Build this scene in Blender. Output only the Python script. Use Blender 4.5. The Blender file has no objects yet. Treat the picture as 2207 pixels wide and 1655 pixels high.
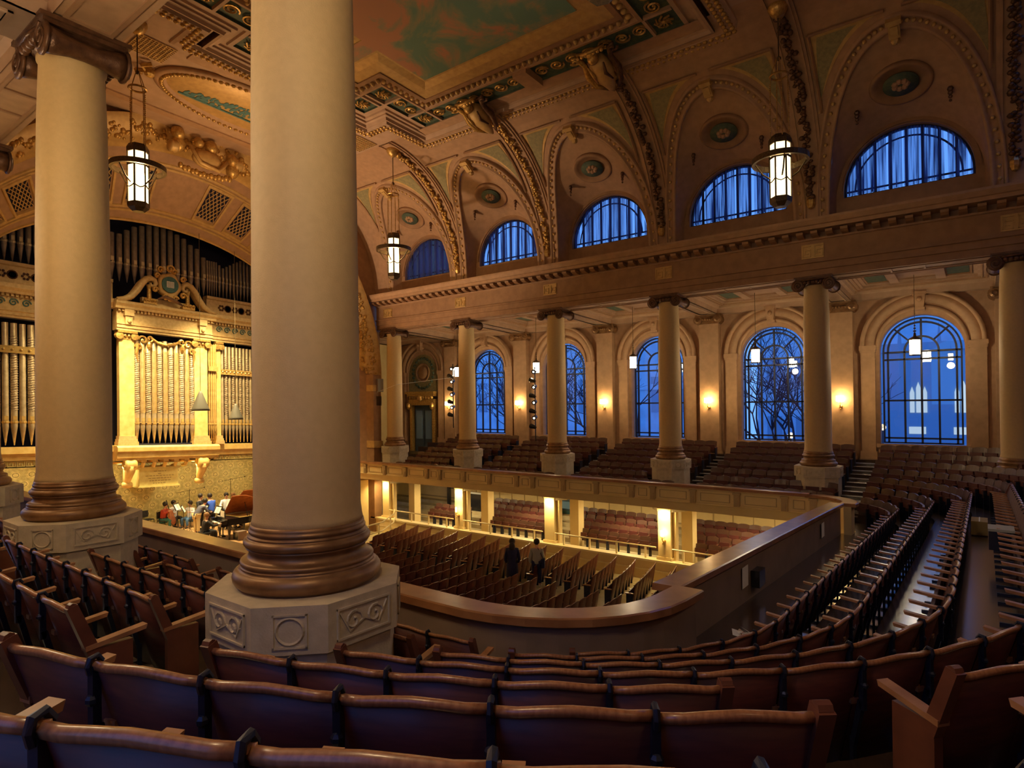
import bpy, math, random
from mathutils import Vector, Matrix
random.seed(7)
PI=math.pi; sin=math.sin; cos=math.cos
SC=bpy.context.scene; COL=SC.collection
# ---------------------------------------------------------------- camera, world, lights, exposure
B=5.6; TL=.043                       # bay width; slight cross fall of the hall
def HZ(y,z): return z-TL*y           # hall height -> world height
CAMP=Vector((27.1477,-24.3958,8.2))
yaw,pitch,roll=.6512,.0064,-.0120
F_=Vector((-sin(yaw)*cos(pitch),cos(yaw)*cos(pitch),sin(pitch)))
R_=Vector((cos(yaw),sin(yaw),0)); U_=R_.cross(F_)
R2=R_*cos(roll)+U_*sin(roll); U2=-R_*sin(roll)+U_*cos(roll)
cam=bpy.data.cameras.new('camera'); co=bpy.data.objects.new('camera',cam); COL.objects.link(co)
co.matrix_world=Matrix(((R2.x,U2.x,-F_.x,CAMP.x),(R2.y,U2.y,-F_.y,CAMP.y),(R2.z,U2.z,-F_.z,CAMP.z),(0,0,0,1)))
cam.sensor_width=36; cam.lens=1332.31/2207*36; cam.shift_y=(860.53-827.5)/2207; cam.clip_start=.05; cam.clip_end=400
SC.camera=co
SC.view_settings.view_transform='Standard'; SC.view_settings.look='None'
SC.view_settings.exposure=0.35; SC.view_settings.gamma=1; SC.view_settings.use_curve_mapping=False
W=bpy.data.worlds.new('world'); SC.world=W; W.use_nodes=True
nt=W.node_tree; bg=nt.nodes['Background']
tc=nt.nodes.new('ShaderNodeTexCoord'); sep=nt.nodes.new('ShaderNodeSeparateXYZ'); cr=nt.nodes.new('ShaderNodeValToRGB')
nt.links.new(tc.outputs['Generated'],sep.inputs[0]); nt.links.new(sep.outputs[2],cr.inputs[0]); nt.links.new(cr.outputs[0],bg.inputs[0])
cr.color_ramp.elements[0].color=(.14,.36,.86,1); cr.color_ramp.elements[1].color=(.04,.15,.66,1); cr.color_ramp.elements[1].position=.7
bg.inputs[1].default_value=1.3
def light(kind,name,loc,energy,color,size=.3,aim=None,angle=None,hall=True,spread=None):
    l=bpy.data.lights.new(name,kind); o=bpy.data.objects.new(name,l); COL.objects.link(o)
    x,y,z=loc; o.location=(x,y,HZ(y,z) if hall else z); l.energy=energy; l.color=color
    if kind=='AREA':
        l.size=size
        if spread: l.spread=math.radians(spread)
    else: l.shadow_soft_size=size
    if aim:
        ax,ay,az=aim; d=Vector((ax,ay,HZ(ay,az)))-o.location; o.rotation_euler=d.to_track_quat('-Z','Y').to_euler()
    if kind=='SPOT': l.spot_size=math.radians(angle); l.spot_blend=.6
    return o
NYL=-21.15; WARM=(1,.66,.30); YEL=(1,.78,.38)
# theatre spots over the platform and down lights of the hall, plus added fills
for yy in (-15,-12,-9,-6): light('SPOT','stage_spot',(2.5,yy,17.5),620,YEL,.25,(-5.2,yy,6.0),62)
for yy in (-13,-8.5): light('AREA','stage_downlight',(-2.4,yy,13.5),520,YEL,1.2,(-4.2,yy,1.6),spread=100)
light('SPOT','stage_wash',(3.0,-9.6,16.5),1700,(1,.95,.8),.3,(-5.0,-8.9,8.6),16)
light('AREA','ceiling_uplight',(3,-10.5,14.6),150,(1,.62,.30),1.6,(2.2,-10.5,20))
light('SPOT','stage_bounce_fill',(-.2,-12.5,6.5),3300,(1,.72,.48),.4,(4.5,-2.5,17.5),62)  # unseen spot added to stand in for light bounced off the platform
for x,e in ((14.0,70),(19.6,80),(25.2,75),(29.5,20)): light('POINT','near_gallery_bulb',(x,NYL-2.35,9.7),e,(1,.70,.36),.25)
for y in (-14.5,-7.5): light('SPOT','rear_gallery_bulb',(29.3,y,9.6),70,(1,.72,.42),.25,(27.3,y,4),150)
for yy in (-16,-12.6,-9.2,-5.8): light('AREA','organ_wall_fill',(-5.15,yy,4.95),42,YEL,.5,(-6.4,yy,2.2))  # lamps added under the organ ledge to brighten the stencilled wall
# ---------------------------------------------------------------- materials
MATS={}
def mat(name,c1,c2=None,rough=.6,metal=0,scale=3.0,bump=0,spec=None,emis=None,est=0,detail=4,stretch=None,coat=0,bscale=None):
    m=bpy.data.materials.new(name); m.use_nodes=True; n=m.node_tree; p=n.nodes['Principled BSDF']
    p.inputs['Base Color'].default_value=(*c1,1); p.inputs['Roughness'].default_value=rough; p.inputs['Metallic'].default_value=metal
    if coat: p.inputs['Coat Weight'].default_value=coat; p.inputs['Coat Roughness'].default_value=.15
    if spec is not None: p.inputs['Specular IOR Level'].default_value=spec
    if emis: p.inputs['Emission Color'].default_value=(*emis,1); p.inputs['Emission Strength'].default_value=est
    if c2 or bump:
        t=n.nodes.new('ShaderNodeTexCoord'); mp=n.nodes.new('ShaderNodeMapping'); nz=n.nodes.new('ShaderNodeTexNoise')
        n.links.new(t.outputs['Object'],mp.inputs[0]); n.links.new(mp.outputs[0],nz.inputs[0])
        if stretch: mp.inputs['Scale'].default_value=stretch
        nz.inputs['Scale'].default_value=scale; nz.inputs['Detail'].default_value=detail
        if c2:
            r=n.nodes.new('ShaderNodeValToRGB'); r.color_ramp.elements[0].position=.35; r.color_ramp.elements[1].position=.68
            r.color_ramp.elements[0].color=(*c1,1); r.color_ramp.elements[1].color=(*c2,1)
            n.links.new(nz.outputs['Fac'],r.inputs[0]); n.links.new(r.outputs[0],p.inputs['Base Color'])
        if bump:
            nb=nz
            if bscale:
                nb=n.nodes.new('ShaderNodeTexNoise'); nb.inputs['Scale'].default_value=bscale; n.links.new(t.outputs['Object'],nb.inputs[0])
            b=n.nodes.new('ShaderNodeBump'); b.inputs['Strength'].default_value=bump; b.inputs['Distance'].default_value=.02
            n.links.new(nb.outputs['Fac'],b.inputs['Height']); n.links.new(b.outputs[0],p.inputs['Normal'])
    MATS[name]=m; return m
mat('stone',(.60,.415,.19),(.56,.385,.175),.65,scale=14,bump=.12,bscale=90)
mat('plinth_stone',(.62,.52,.36),(.52,.43,.29),.7,scale=9,bump=.2,bscale=60)
mat('bronze',(.31,.17,.075),(.20,.10,.04),.42,.45,scale=6,bump=.08)
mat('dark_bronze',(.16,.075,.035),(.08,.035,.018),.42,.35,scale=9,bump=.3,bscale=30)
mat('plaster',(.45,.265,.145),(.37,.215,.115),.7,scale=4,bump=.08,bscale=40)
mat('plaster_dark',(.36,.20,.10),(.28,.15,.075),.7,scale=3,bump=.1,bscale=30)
mat('plaster_pink',(.48,.31,.20),(.41,.26,.16),.65,scale=2.5,bump=.05,bscale=30)
mat('gold',(.66,.42,.13),(.42,.23,.06),.38,.6,scale=12,bump=.35,bscale=22)
mat('gold_flat',(.62,.40,.15),(.50,.31,.11),.5,.25,scale=5)
mat('olive',(.22,.19,.09),(.33,.27,.12),.7,scale=9)
mat('green_paint',(.05,.085,.06),(.10,.12,.07),.7,scale=8)
mat('teal',(.05,.14,.15),(.08,.18,.17),.7,scale=10)
mat('seat_wood',(.125,.030,.022),(.07,.017,.016),.5,scale=5,stretch=(1,1,6),coat=.06,bump=.04)
mat('seat_wood_mid',(.17,.055,.028),(.10,.03,.018),.4,scale=5,coat=.2)
mat('seat_dark',(.045,.014,.012),None,.6); mat('seat_red',(.17,.045,.03),(.11,.028,.02),.42,scale=4,coat=.15); mat('seat_far',(.12,.050,.028),(.085,.034,.02),.45,scale=3,coat=.15)
mat('rail_wood',(.40,.17,.07),(.24,.09,.035),.36,scale=14,coat=.3,stretch=(4,4,1))
mat('arm_wood',(.42,.20,.09),(.28,.12,.05),.4,scale=8,coat=.3)
mat('iron',(.018,.022,.045),(.03,.035,.06),.4,.5,scale=20)
mat('parapet_back',(.28,.19,.14),(.22,.15,.11),.75,scale=2,bump=.08,bscale=50)
mat('cap_wood',(.40,.19,.085),(.27,.115,.05),.3,scale=3,coat=.35,stretch=(1,1,1),bump=.03)
mat('cream',(.80,.62,.30),(.74,.56,.26),.6,scale=2)
mat('cream_dark',(.50,.36,.18),(.44,.31,.15),.6,scale=3)
mat('white_rail',(.86,.72,.42),None,.45)
mat('dark_floor',(.055,.034,.024),(.085,.05,.03),.22,scale=2.2,stretch=(1,6,1),coat=.5,bump=.05)
mat('main_floor',(.46,.38,.22),(.38,.30,.16),.5,scale=3)
mat('stage_floor',(.55,.33,.16),(.42,.23,.10),.4,scale=4,stretch=(1,8,1))
mat('red_wood',(.55,.14,.05),(.40,.09,.03),.4,scale=5)
mat('void',(.012,.010,.03),None,.9)
mat('pipe_metal',(.60,.48,.30),(.45,.34,.20),.42,.55,scale=6)
mat('pipe_dull',(.36,.27,.19),(.26,.19,.13),.5,.4,scale=6)
mat('pipe_gold',(.72,.48,.16),(.55,.34,.10),.38,.5,scale=6)
mat('organ_gold',(.80,.58,.22),(.68,.44,.13),.5,.1,scale=3.5)
mat('organ_trim',(.66,.47,.22),(.54,.36,.15),.5,.1,scale=8,bump=.1,bscale=40)
mat('plaque',(.80,.72,.30),(.72,.60,.22),.45,scale=6)
mat('ink',(.42,.33,.12),None,.6)
mat('frame_dark',(.012,.014,.035),None,.5)
mat('black',(.01,.01,.012),None,.25,coat=.5)
mat('black_cloth',(.015,.015,.02),(.03,.03,.035),.8,scale=9)
mat('chrome',(.6,.6,.6),None,.25,.9)
mat('paper',(.85,.82,.75),None,.7)
mat('skin',(.62,.35,.24),None,.55); mat('hair',(.02,.012,.01),None,.6); mat('hair_light',(.30,.16,.07),None,.6)
mat('blue_shirt',(.03,.10,.62),None,.7); mat('white_shirt',(.72,.76,.85),None,.7); mat('grey_shirt',(.10,.10,.15),None,.8)
mat('khaki',(.62,.50,.27),None,.8); mat('jeans',(.05,.12,.26),None,.8); mat('green_trousers',(.03,.15,.15),None,.8)
mat('red_shirt',(.42,.05,.03),None,.8); mat('navy',(.012,.012,.06),None,.8); mat('tan_coat',(.35,.32,.28),None,.8)
mat('cello_wood',(.45,.15,.05),(.30,.08,.03),.3,scale=6,coat=.5)
mat('lamp_shade',(.10,.09,.07),None,.6); mat('grey_metal',(.30,.30,.28),None,.5)
mat('door_blue',(.05,.09,.13),(.03,.06,.09),.4,scale=3); mat('door_glass',(.16,.28,.42),None,.2)
mat('steel_lamp',(.16,.11,.06),(.09,.06,.03),.4,.7,scale=20)
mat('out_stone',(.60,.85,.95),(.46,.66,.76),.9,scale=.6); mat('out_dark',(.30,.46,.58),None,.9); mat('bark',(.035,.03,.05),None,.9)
mat('brown_box',(.35,.25,.10),None,.8)
def emat(name,c,s):
    m=bpy.data.materials.new(name); m.use_nodes=True; n=m.node_tree; p=n.nodes['Principled BSDF']
    p.inputs['Base Color'].default_value=(*c,1); p.inputs['Emission Color'].default_value=(*c,1); p.inputs['Emission Strength'].default_value=s
    MATS[name]=m
emat('glow_small',(1,.80,.48),75); emat('glow_sconce',(1,.70,.30),52); emat('glow_spot',(1,.9,.7),14)
emat('glow_out',(.75,.8,.6),.45); emat('glow_string',(.5,.7,1),3)
m=bpy.data.materials.new('glow'); m.use_nodes=True; n=m.node_tree; n.nodes.clear()
o=n.nodes.new('ShaderNodeOutputMaterial'); mx=n.nodes.new('ShaderNodeMixShader'); tr=n.nodes.new('ShaderNodeBsdfTransparent'); em=n.nodes.new('ShaderNodeEmission')
mx.inputs[0].default_value=.8; em.inputs[0].default_value=(1,.80,.42,1); em.inputs[1].default_value=2.6; tr.inputs[0].default_value=(1,.9,.7,1)
n.links.new(tr.outputs[0],mx.inputs[1]); n.links.new(em.outputs[0],mx.inputs[2]); n.links.new(mx.outputs[0],o.inputs[0]); MATS['glow']=m
# glass that lets the dusk through and mirrors the lanterns
m=bpy.data.materials.new('glass'); m.use_nodes=True; n=m.node_tree; n.nodes.clear()
o=n.nodes.new('ShaderNodeOutputMaterial'); mx=n.nodes.new('ShaderNodeMixShader'); tr=n.nodes.new('ShaderNodeBsdfTransparent'); gl=n.nodes.new('ShaderNodeBsdfGlossy')
mx.inputs[0].default_value=.10; gl.inputs['Roughness'].default_value=.01; tr.inputs[0].default_value=(.92,.95,1,1)
n.links.new(tr.outputs[0],mx.inputs[1]); n.links.new(gl.outputs[0],mx.inputs[2]); n.links.new(mx.outputs[0],o.inputs[0]); MATS['glass']=m
# sheer curtain: cloth that is half see-through
m=bpy.data.materials.new('curtain'); m.use_nodes=True; n=m.node_tree; n.nodes.clear()
o=n.nodes.new('ShaderNodeOutputMaterial'); mx=n.nodes.new('ShaderNodeMixShader'); tr=n.nodes.new('ShaderNodeBsdfTransparent'); tl=n.nodes.new('ShaderNodeBsdfTranslucent'); df=n.nodes.new('ShaderNodeBsdfDiffuse'); m2=n.nodes.new('ShaderNodeMixShader')
t=n.nodes.new('ShaderNodeTexCoord'); mp=n.nodes.new('ShaderNodeMapping'); nz=n.nodes.new('ShaderNodeTexNoise'); mp.inputs['Scale'].default_value=(9,1,.25); nz.inputs['Scale'].default_value=1.6; nz.inputs['Detail'].default_value=5
r=n.nodes.new('ShaderNodeValToRGB'); r.color_ramp.elements[0].position=.40; r.color_ramp.elements[1].position=.62; r.color_ramp.elements[0].color=(.35,.35,.35,1); r.color_ramp.elements[1].color=(1,1,1,1)
n.links.new(t.outputs['Object'],mp.inputs[0]); n.links.new(mp.outputs[0],nz.inputs[0]); n.links.new(nz.outputs['Fac'],r.inputs[0]); n.links.new(r.outputs[0],mx.inputs[0])
tl.inputs[0].default_value=(.16,.20,.42,1); df.inputs[0].default_value=(.12,.12,.18,1); m2.inputs[0].default_value=.35
n.links.new(tl.outputs[0],m2.inputs[1]); n.links.new(df.outputs[0],m2.inputs[2]); n.links.new(tr.outputs[0],mx.inputs[1]); n.links.new(m2.outputs[0],mx.inputs[2]); n.links.new(mx.outputs[0],o.inputs[0]); MATS['curtain']=m
# painted sky of the ceiling
m=mat('mural',(.16,.26,.19),None,.7); n=m.node_tree; p=n.nodes['Principled BSDF']
t=n.nodes.new('ShaderNodeTexCoord'); nz=n.nodes.new('ShaderNodeTexNoise'); nz.inputs['Scale'].default_value=.42; nz.inputs['Detail'].default_value=7; nz.inputs['Roughness'].default_value=.6; nz.inputs['Distortion'].default_value=.8
r=n.nodes.new('ShaderNodeValToRGB'); e=r.color_ramp.elements; e[0].position=.44; e[0].color=(.15,.27,.21,1); e[1].position=.56; e[1].color=(.52,.25,.15,1)
x=e.new(.50); x.color=(.27,.29,.19,1)
n.links.new(t.outputs['Object'],nz.inputs[0]); n.links.new(nz.outputs['Fac'],r.inputs[0]); n.links.new(r.outputs[0],p.inputs['Base Color'])
# stencilled wall behind the platform: staggered rings on olive gold
m=mat('stencil',(.5,.4,.15),None,.6); n=m.node_tree; p=n.nodes['Principled BSDF']
def N(t,**k):
    q=n.nodes.new(t)
    for a,b in k.items(): setattr(q,a,b)
    return q
t=N('ShaderNodeTexCoord'); s=N('ShaderNodeSeparateXYZ'); n.links.new(t.outputs['Object'],s.inputs[0])
def M(op,a,b=None,c=None):
    q=N('ShaderNodeMath',operation=op)
    for i,v in enumerate((a,b,c)):
        if v is None: continue
        if isinstance(v,(int,float)): q.inputs[i].default_value=v
        else: n.links.new(v,q.inputs[i])
    return q.outputs[0]
yy=M('DIVIDE',s.outputs[1],.60); zz=M('DIVIDE',s.outputs[2],.42); row=M('FLOOR',zz); par=M('MULTIPLY',M('MODULO',row,2.0),.5)
u=M('SUBTRACT',M('FRACT',M('ADD',M('ADD',yy,par),100.0)),.5); v=M('SUBTRACT',M('FRACT',zz),.5)
d=M('SQRT',M('ADD',M('POWER',M('MULTIPLY',u,.60),2.0),M('POWER',M('MULTIPLY',v,.50),2.0)))
r=N('ShaderNodeValToRGB'); r.color_ramp.interpolation='CONSTANT'; e=r.color_ramp.elements
e[0].position=0; e[0].color=(.60,.52,.22,1); e[1].position=.10; e[1].color=(.13,.11,.04,1)
for ps,c in ((.125,(.64,.55,.24,1)),(.18,(.40,.35,.14,1)),(.195,(.56,.48,.20,1)),(.235,(.46,.40,.17,1))): q=e.new(ps); q.color=c
n.links.new(d,r.inputs[0]); nz=N('ShaderNodeTexNoise'); nz.inputs['Scale'].default_value=9; n.links.new(t.outputs['Object'],nz.inputs[0])
mxc=N('ShaderNodeMixRGB',blend_type='MULTIPLY'); mxc.inputs[0].default_value=.7; n.links.new(r.outputs[0],mxc.inputs[1]); r2=N('ShaderNodeValToRGB'); r2.color_ramp.elements[0].position=.4; r2.color_ramp.elements[0].color=(.7,.68,.6,1); r2.color_ramp.elements[1].position=.6
n.links.new(nz.outputs['Fac'],r2.inputs[0]); n.links.new(r2.outputs[0],mxc.inputs[2]); n.links.new(mxc.outputs[0],p.inputs['Base Color'])
# ---------------------------------------------------------------- mesh builder
def tagit(o,label=None,cat=None,group=None,kind=None):
    if label: o['label']=label
    if cat: o['category']=cat
    if group: o['group']=group
    if kind: o['kind']=kind
    return o
class MB:
    def __init__(s): s.v=[]; s.f=[]; s.m=[]; s.cur=0
    def add(s,vs,fs):
        b=len(s.v); s.v+=[tuple(x) for x in vs]; s.f+=[tuple(b+i for i in f) for f in fs]; s.m+=[s.cur]*len(fs)
    def box(s,x0,x1,y0,y1,z0,z1):
        s.add([(x0,y0,z0),(x1,y0,z0),(x1,y1,z0),(x0,y1,z0),(x0,y0,z1),(x1,y0,z1),(x1,y1,z1),(x0,y1,z1)],
              [(0,3,2,1),(4,5,6,7),(0,1,5,4),(1,2,6,5),(2,3,7,6),(3,0,4,7)])
    def prism(s,poly,z0,z1):
        n=len(poly); s.add([(x,y,z0) for x,y in poly]+[(x,y,z1) for x,y in poly],
            [tuple(range(n))[::-1],tuple(range(n,2*n))]+[(i,(i+1)%n,n+(i+1)%n,n+i) for i in range(n)])
    def loft(s,rows,close=False,cap=False):
        n=len(rows[0]); v=[p for r in rows for p in r]; f=[]
        for i in range(len(rows)-1):
            for j in range(n if close else n-1):
                k=(j+1)%n; f.append((i*n+j,i*n+k,(i+1)*n+k,(i+1)*n+j))
        if cap: f+=[tuple(range(n))[::-1],tuple(range((len(rows)-1)*n,len(rows)*n))]
        s.add(v,f)
    def lathe(s,prof,c=(0,0,0),n=16,axis='z'):
        rows=[]
        for r,z in prof:
            q=[]
            for i in range(n):
                a=2*PI*i/n; X,Y,Z=r*cos(a),r*sin(a),z
                if axis=='y': X,Y,Z=X,Z,Y
                if axis=='x': X,Y,Z=Z,X,Y
                q.append((c[0]+X,c[1]+Y,c[2]+Z))
            rows.append(q)
        s.loft(rows,True,True)
    def tube(s,pts,r,n=6,close=False):
        pts=[Vector(p) for p in pts]; rows=[]; N_=len(pts); up=None
        for i,p in enumerate(pts):
            if close: d=pts[(i+1)%N_]-pts[i-1]
            else: d=pts[min(i+1,N_-1)]-pts[max(i-1,0)]
            d.normalize()
            if up is None: up=d.orthogonal()
            a=(up-d*up.dot(d)); 
            if a.length<1e-6: a=d.orthogonal()
            a.normalize(); up=a; b=d.cross(a); rr=r[i] if isinstance(r,(list,tuple)) else r
            rows.append([tuple(p+a*(rr*cos(2*PI*j/n))+b*(rr*sin(2*PI*j/n))) for j in range(n)])
        if close: rows.append(rows[0])
        s.loft(rows,True,not close)
    def ball(s,c,r,n=6,sq=(1,1,1)):
        pr=[(max(r*sin(PI*i/n),1e-4),-r*cos(PI*i/n)) for i in range(n+1)]
        rows=[[(c[0]+q*cos(2*PI*j/(n+2))*sq[0],c[1]+q*sin(2*PI*j/(n+2))*sq[1],c[2]+z*sq[2]) for j in range(n+2)] for q,z in pr]
        s.loft(rows,True,False)
    def build(s,name,mats,parent=None,smooth=False,hall=True,kind=None,origin=None):
        me=bpy.data.meshes.new(name); v=s.v
        if hall: v=[(x,y,z-TL*y) for x,y,z in v]
        o_=Vector((0,0,0))
        if parent is not None and hall: o_=chain(parent)
        elif origin is not None: o_=Vector(origin)
        if o_.length: v=[(x-o_.x,y-o_.y,z-o_.z) for x,y,z in v]
        me.from_pydata(v,[],s.f); 
        if isinstance(mats,str): mats=[mats]
        for k in mats: me.materials.append(MATS[k])
        if len(mats)>1: me.polygons.foreach_set('material_index',s.m)
        if smooth: me.polygons.foreach_set('use_smooth',[True]*len(me.polygons))
        me.update(); ob=bpy.data.objects.new(name,me); COL.objects.link(ob)
        if origin is not None and parent is None: ob.location=o_
        if parent is not None: ob.parent=parent
        if kind: ob['kind']=kind
        return ob
def chain(p):
    v=Vector((0,0,0))
    while p is not None: v=v+p.location; p=p.parent
    return v
def thing(name,label,cat,loc=(0,0,0),rz=0,group=None,kind=None,hall=True):
    o=bpy.data.objects.new(name,None); COL.objects.link(o); x,y,z=loc; o.empty_display_size=.2
    o.location=(x,y,HZ(y,z) if hall else z); o.rotation_euler=(0,0,rz); return tagit(o,label,cat,group,kind)
def copy1(o,parent=None,loc=None,rz=None):
    c=o.copy(); COL.objects.link(c); c.parent=parent
    if loc is not None: c.location=loc
    if rz is not None: c.rotation_euler=(0,0,rz)
    return c
def copytree(o,parent=None):
    c=copy1(o,parent)
    for ch in list(o.children): copytree(ch,c)
    return c
ORD=['first','second','third','fourth','fifth','sixth','seventh','eighth','ninth','tenth','eleventh','twelfth','thirteenth','fourteenth','fifteenth','sixteenth','seventeenth','eighteenth','nineteenth','twentieth','twenty-first']
def arc(xc,zc,r,a0,a1,n,ry=None): return [(xc+r*cos(a0+(a1-a0)*i/n),zc+(ry or r)*sin(a0+(a1-a0)*i/n)) for i in range(n+1)]
# ================================================================ structure
NY=-21.15
class SB(MB):                                    # builder that can mirror to the near side of the hall
    def __init__(s,flip=False): super().__init__(); s.flip=flip
    def build(s,*a,**k):
        if s.flip: s.v=[(x,NY-y,z) for x,y,z in s.v]
        return super().build(*a,**k)
def sweepx(mb,prof,x0,x1,close=False): mb.loft([[(x,y,z) for y,z in prof] for x in (x0,x1)],close)
def arch_wall(mb,x0,x1,z0,z1,xc,r,zs,zsill,y,n=24):
    def q(a,b,c,d): mb.add([(a,y,c),(b,y,c),(b,y,d),(a,y,d)],[(0,1,2,3)])
    q(x0,xc-r,z0,z1) if x0<xc-r else None
    q(xc+r,x1,z0,z1) if x1>xc+r else None
    if zsill>z0: q(xc-r,xc+r,z0,zsill)
    p=arc(xc,zs,r,PI,0,n)
    for (a,b),(c,d) in zip(p,p[1:]): mb.add([(a,y,b),(c,y,d),(c,y,z1),(a,y,z1)],[(0,1,2,3)])
def arch_band(mb,xc,zs,r0,r1,y0,y1,n=24,a0=PI,a1=0):
    P0=arc(xc,zs,r0,a0,a1,n); P1=arc(xc,zs,r1,a0,a1,n)
    mb.loft([[(x,y1,z) for x,z in P0],[(x,y0,z) for x,z in P0],[(x,y0,z) for x,z in P1],[(x,y1,z) for x,z in P1]])
BAYS=[-1,0,1,2,3,4,5]
# --- window walls behind the colonnades, pilasters, archivolts
def side_wall(flip):
    w=SB(flip)
    for n in BAYS:
        xc=(n+.5)*B; door=(n==-1)
        if flip and n!=4: w.add([(n*B,5,3.9),((n+1)*B,5,3.9),((n+1)*B,5,12.6),(n*B,5,12.6)],[(0,1,2,3)]); continue  # near bays walled up except one, to cut the blue sky light
        arch_wall(w,n*B,(n+1)*B,3.9,12.6,xc,1.42,10.35,6.55 if not door else 5.2,5.0)
        p=[(xc-1.42,6.55 if not door else 5.2)]+arc(xc,10.35,1.42,PI,0,24)+[(xc+1.42,6.55 if not door else 5.2)]
        w.loft([[(x,5.0,z) for x,z in p],[(x,5.42,z) for x,z in p]],True)
    o=w.build('wall_right' if not flip else 'wall_left','plaster',kind='structure')
    if flip: return o
    for n in BAYS:
        xc=(n+.5)*B
        a=SB(flip); arch_band(a,xc,10.6,1.62,2.02,4.86,5.0); arch_band(a,xc,10.6,1.95,2.1,4.74,5.0); arch_band(a,xc,10.55,1.42,1.56,4.92,5.0)
        a.build('archivolt','plaster',o,True)
        k=SB(flip); k.add([(xc-.14,4.66,12.0),(xc+.14,4.66,12.0),(xc+.2,4.6,12.55),(xc-.2,4.6,12.55),(xc-.14,5,12.0),(xc+.14,5,12.0),(xc+.2,5,12.55),(xc-.2,5,12.55)],[(0,1,2,3),(0,4,5,1),(1,5,6,2),(2,6,7,3),(3,7,4,0)])
        k.box(xc-.24,xc+.24,4.58,5,12.5,12.62); k.ball((xc,4.6,12.3),.1); k.box(xc-.18,xc+.18,4.7,5,11.9,12.0)
        k.build('keystone','plaster',o)
        for s in (-1,1):
            q=SB(flip); xm=xc+s*1.83
            q.box(xm-.26,xm+.26,4.85,5,6.1,10.4); q.box(xm-.31,xm+.31,4.78,5,10.42,10.6); q.box(xm-.29,xm+.29,4.81,5,10.32,10.42); q.box(xm-.28,xm+.28,4.83,5,10.02,10.07); q.box(xm-.31,xm+.31,4.8,5,5.9,6.25)
            q.build('impost_pilaster','plaster',o)
        if n>-1:
            s_=SB(flip); s_.box(xc-1.55,xc+1.55,4.8,5.3,6.42,6.58); s_.box(xc-1.48,xc+1.48,4.86,5.3,6.2,6.42); s_.build('window_sill','plaster',o)
    for n in range(-1,7):
        q=SB(flip); x=n*B
        q.box(x-.46,x+.46,4.65,5,5.2,12.05); q.box(x-.55,x+.55,4.55,5,5.2,6.0); q.box(x-.52,x+.52,4.58,5,6.0,6.1); q.box(x-.5,x+.5,4.6,5,6.1,6.16)
        q.build('pilaster','plaster',o)
        c=SB(flip); c.box(x-.6,x+.6,4.5,5,12.42,12.5); c.box(x-.52,x+.52,4.58,5,12.05,12.1); c.box(x-.46,x+.46,4.6,5,12.1,12.42)
        for s in (-1,1):
            c.lathe([(.001,4.5),(.21,4.5),(.21,4.54),(.15,4.52),(.15,4.5),(.08,4.46),(.21,4.9)],(x+s*.47,0,12.25),12,'y')
        for i in range(5): c.ball((x-.24+.12*i,4.56,12.27),.065,4)
        c.build('pilaster_capital','bronze',o)
    return o
WR=side_wall(False); WL=side_wall(True)
# --- tall arched windows
def window(n,idx):
    xc=(n+.5)*B; y=5.3; z0,zs,r=6.6,10.35,1.34
    root=thing('window_%d'%idx,'tall arched window with dark glazing bars, %s of five seen from the platform end'%ORD[idx-1],None,kind='structure')
    f=MB(); b=.035
    def bar(x0,x1,za,zb,yy=.05): f.box(x0,x1,y-yy,y+yy,za,zb)
    p=[(xc-r,z0)]+arc(xc,zs,r,PI,0,28)+[(xc+r,z0)]; pi=[(xc-r+.06,z0)]+arc(xc,zs,r-.06,PI,0,28)+[(xc+r-.06,z0)]
    f.loft([[(x,y-.06,z) for x,z in p],[(x,y-.06,z) for x,z in pi],[(x,y+.06,z) for x,z in pi]]); bar(xc-r,xc+r,z0,z0+.06)
    f.build('window_frame','frame_dark',root)
    m=MB(); f=m
    for fr in (-.86,-.43,0,.43,.86): bar(xc+fr*r-b,xc+fr*r+b,z0,zs if abs(fr)>.1 else zs+r)
    for z in (z0+.22,8.35,10.02,10.32): bar(xc-r,xc+r,z-b,z+b)
    f.build('mullion','frame_dark',root)
    m=MB(); f=m
    for rr in (.43*r,.86*r):
        p0=arc(xc,zs,rr-b,PI,0,20); p1=arc(xc,zs,rr+b,PI,0,20)
        f.loft([[(x,y-.04,z) for x,z in p0],[(x,y-.04,z) for x,z in p1],[(x,y+.04,z) for x,z in p1],[(x,y+.04,z) for x,z in p0]])
    for a in (45,135):
        a=math.radians(a); f.tube([(xc+.43*r*cos(a),y,zs+.43*r*sin(a)),(xc+r*cos(a),y,zs+r*sin(a))],.04,4)
    f.build('fan_bar','frame_dark',root)
    g=MB(); pts=[(xc-r,z0)]+arc(xc,zs,r,PI,0,28)+[(xc+r,z0)]
    g.add([(x,y+.01,z) for x,z in pts],[tuple(range(len(pts)))]); g.build('pane','glass',root)
for i,n in enumerate((0,1,2,3,4)): window(n,i+1)
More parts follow.
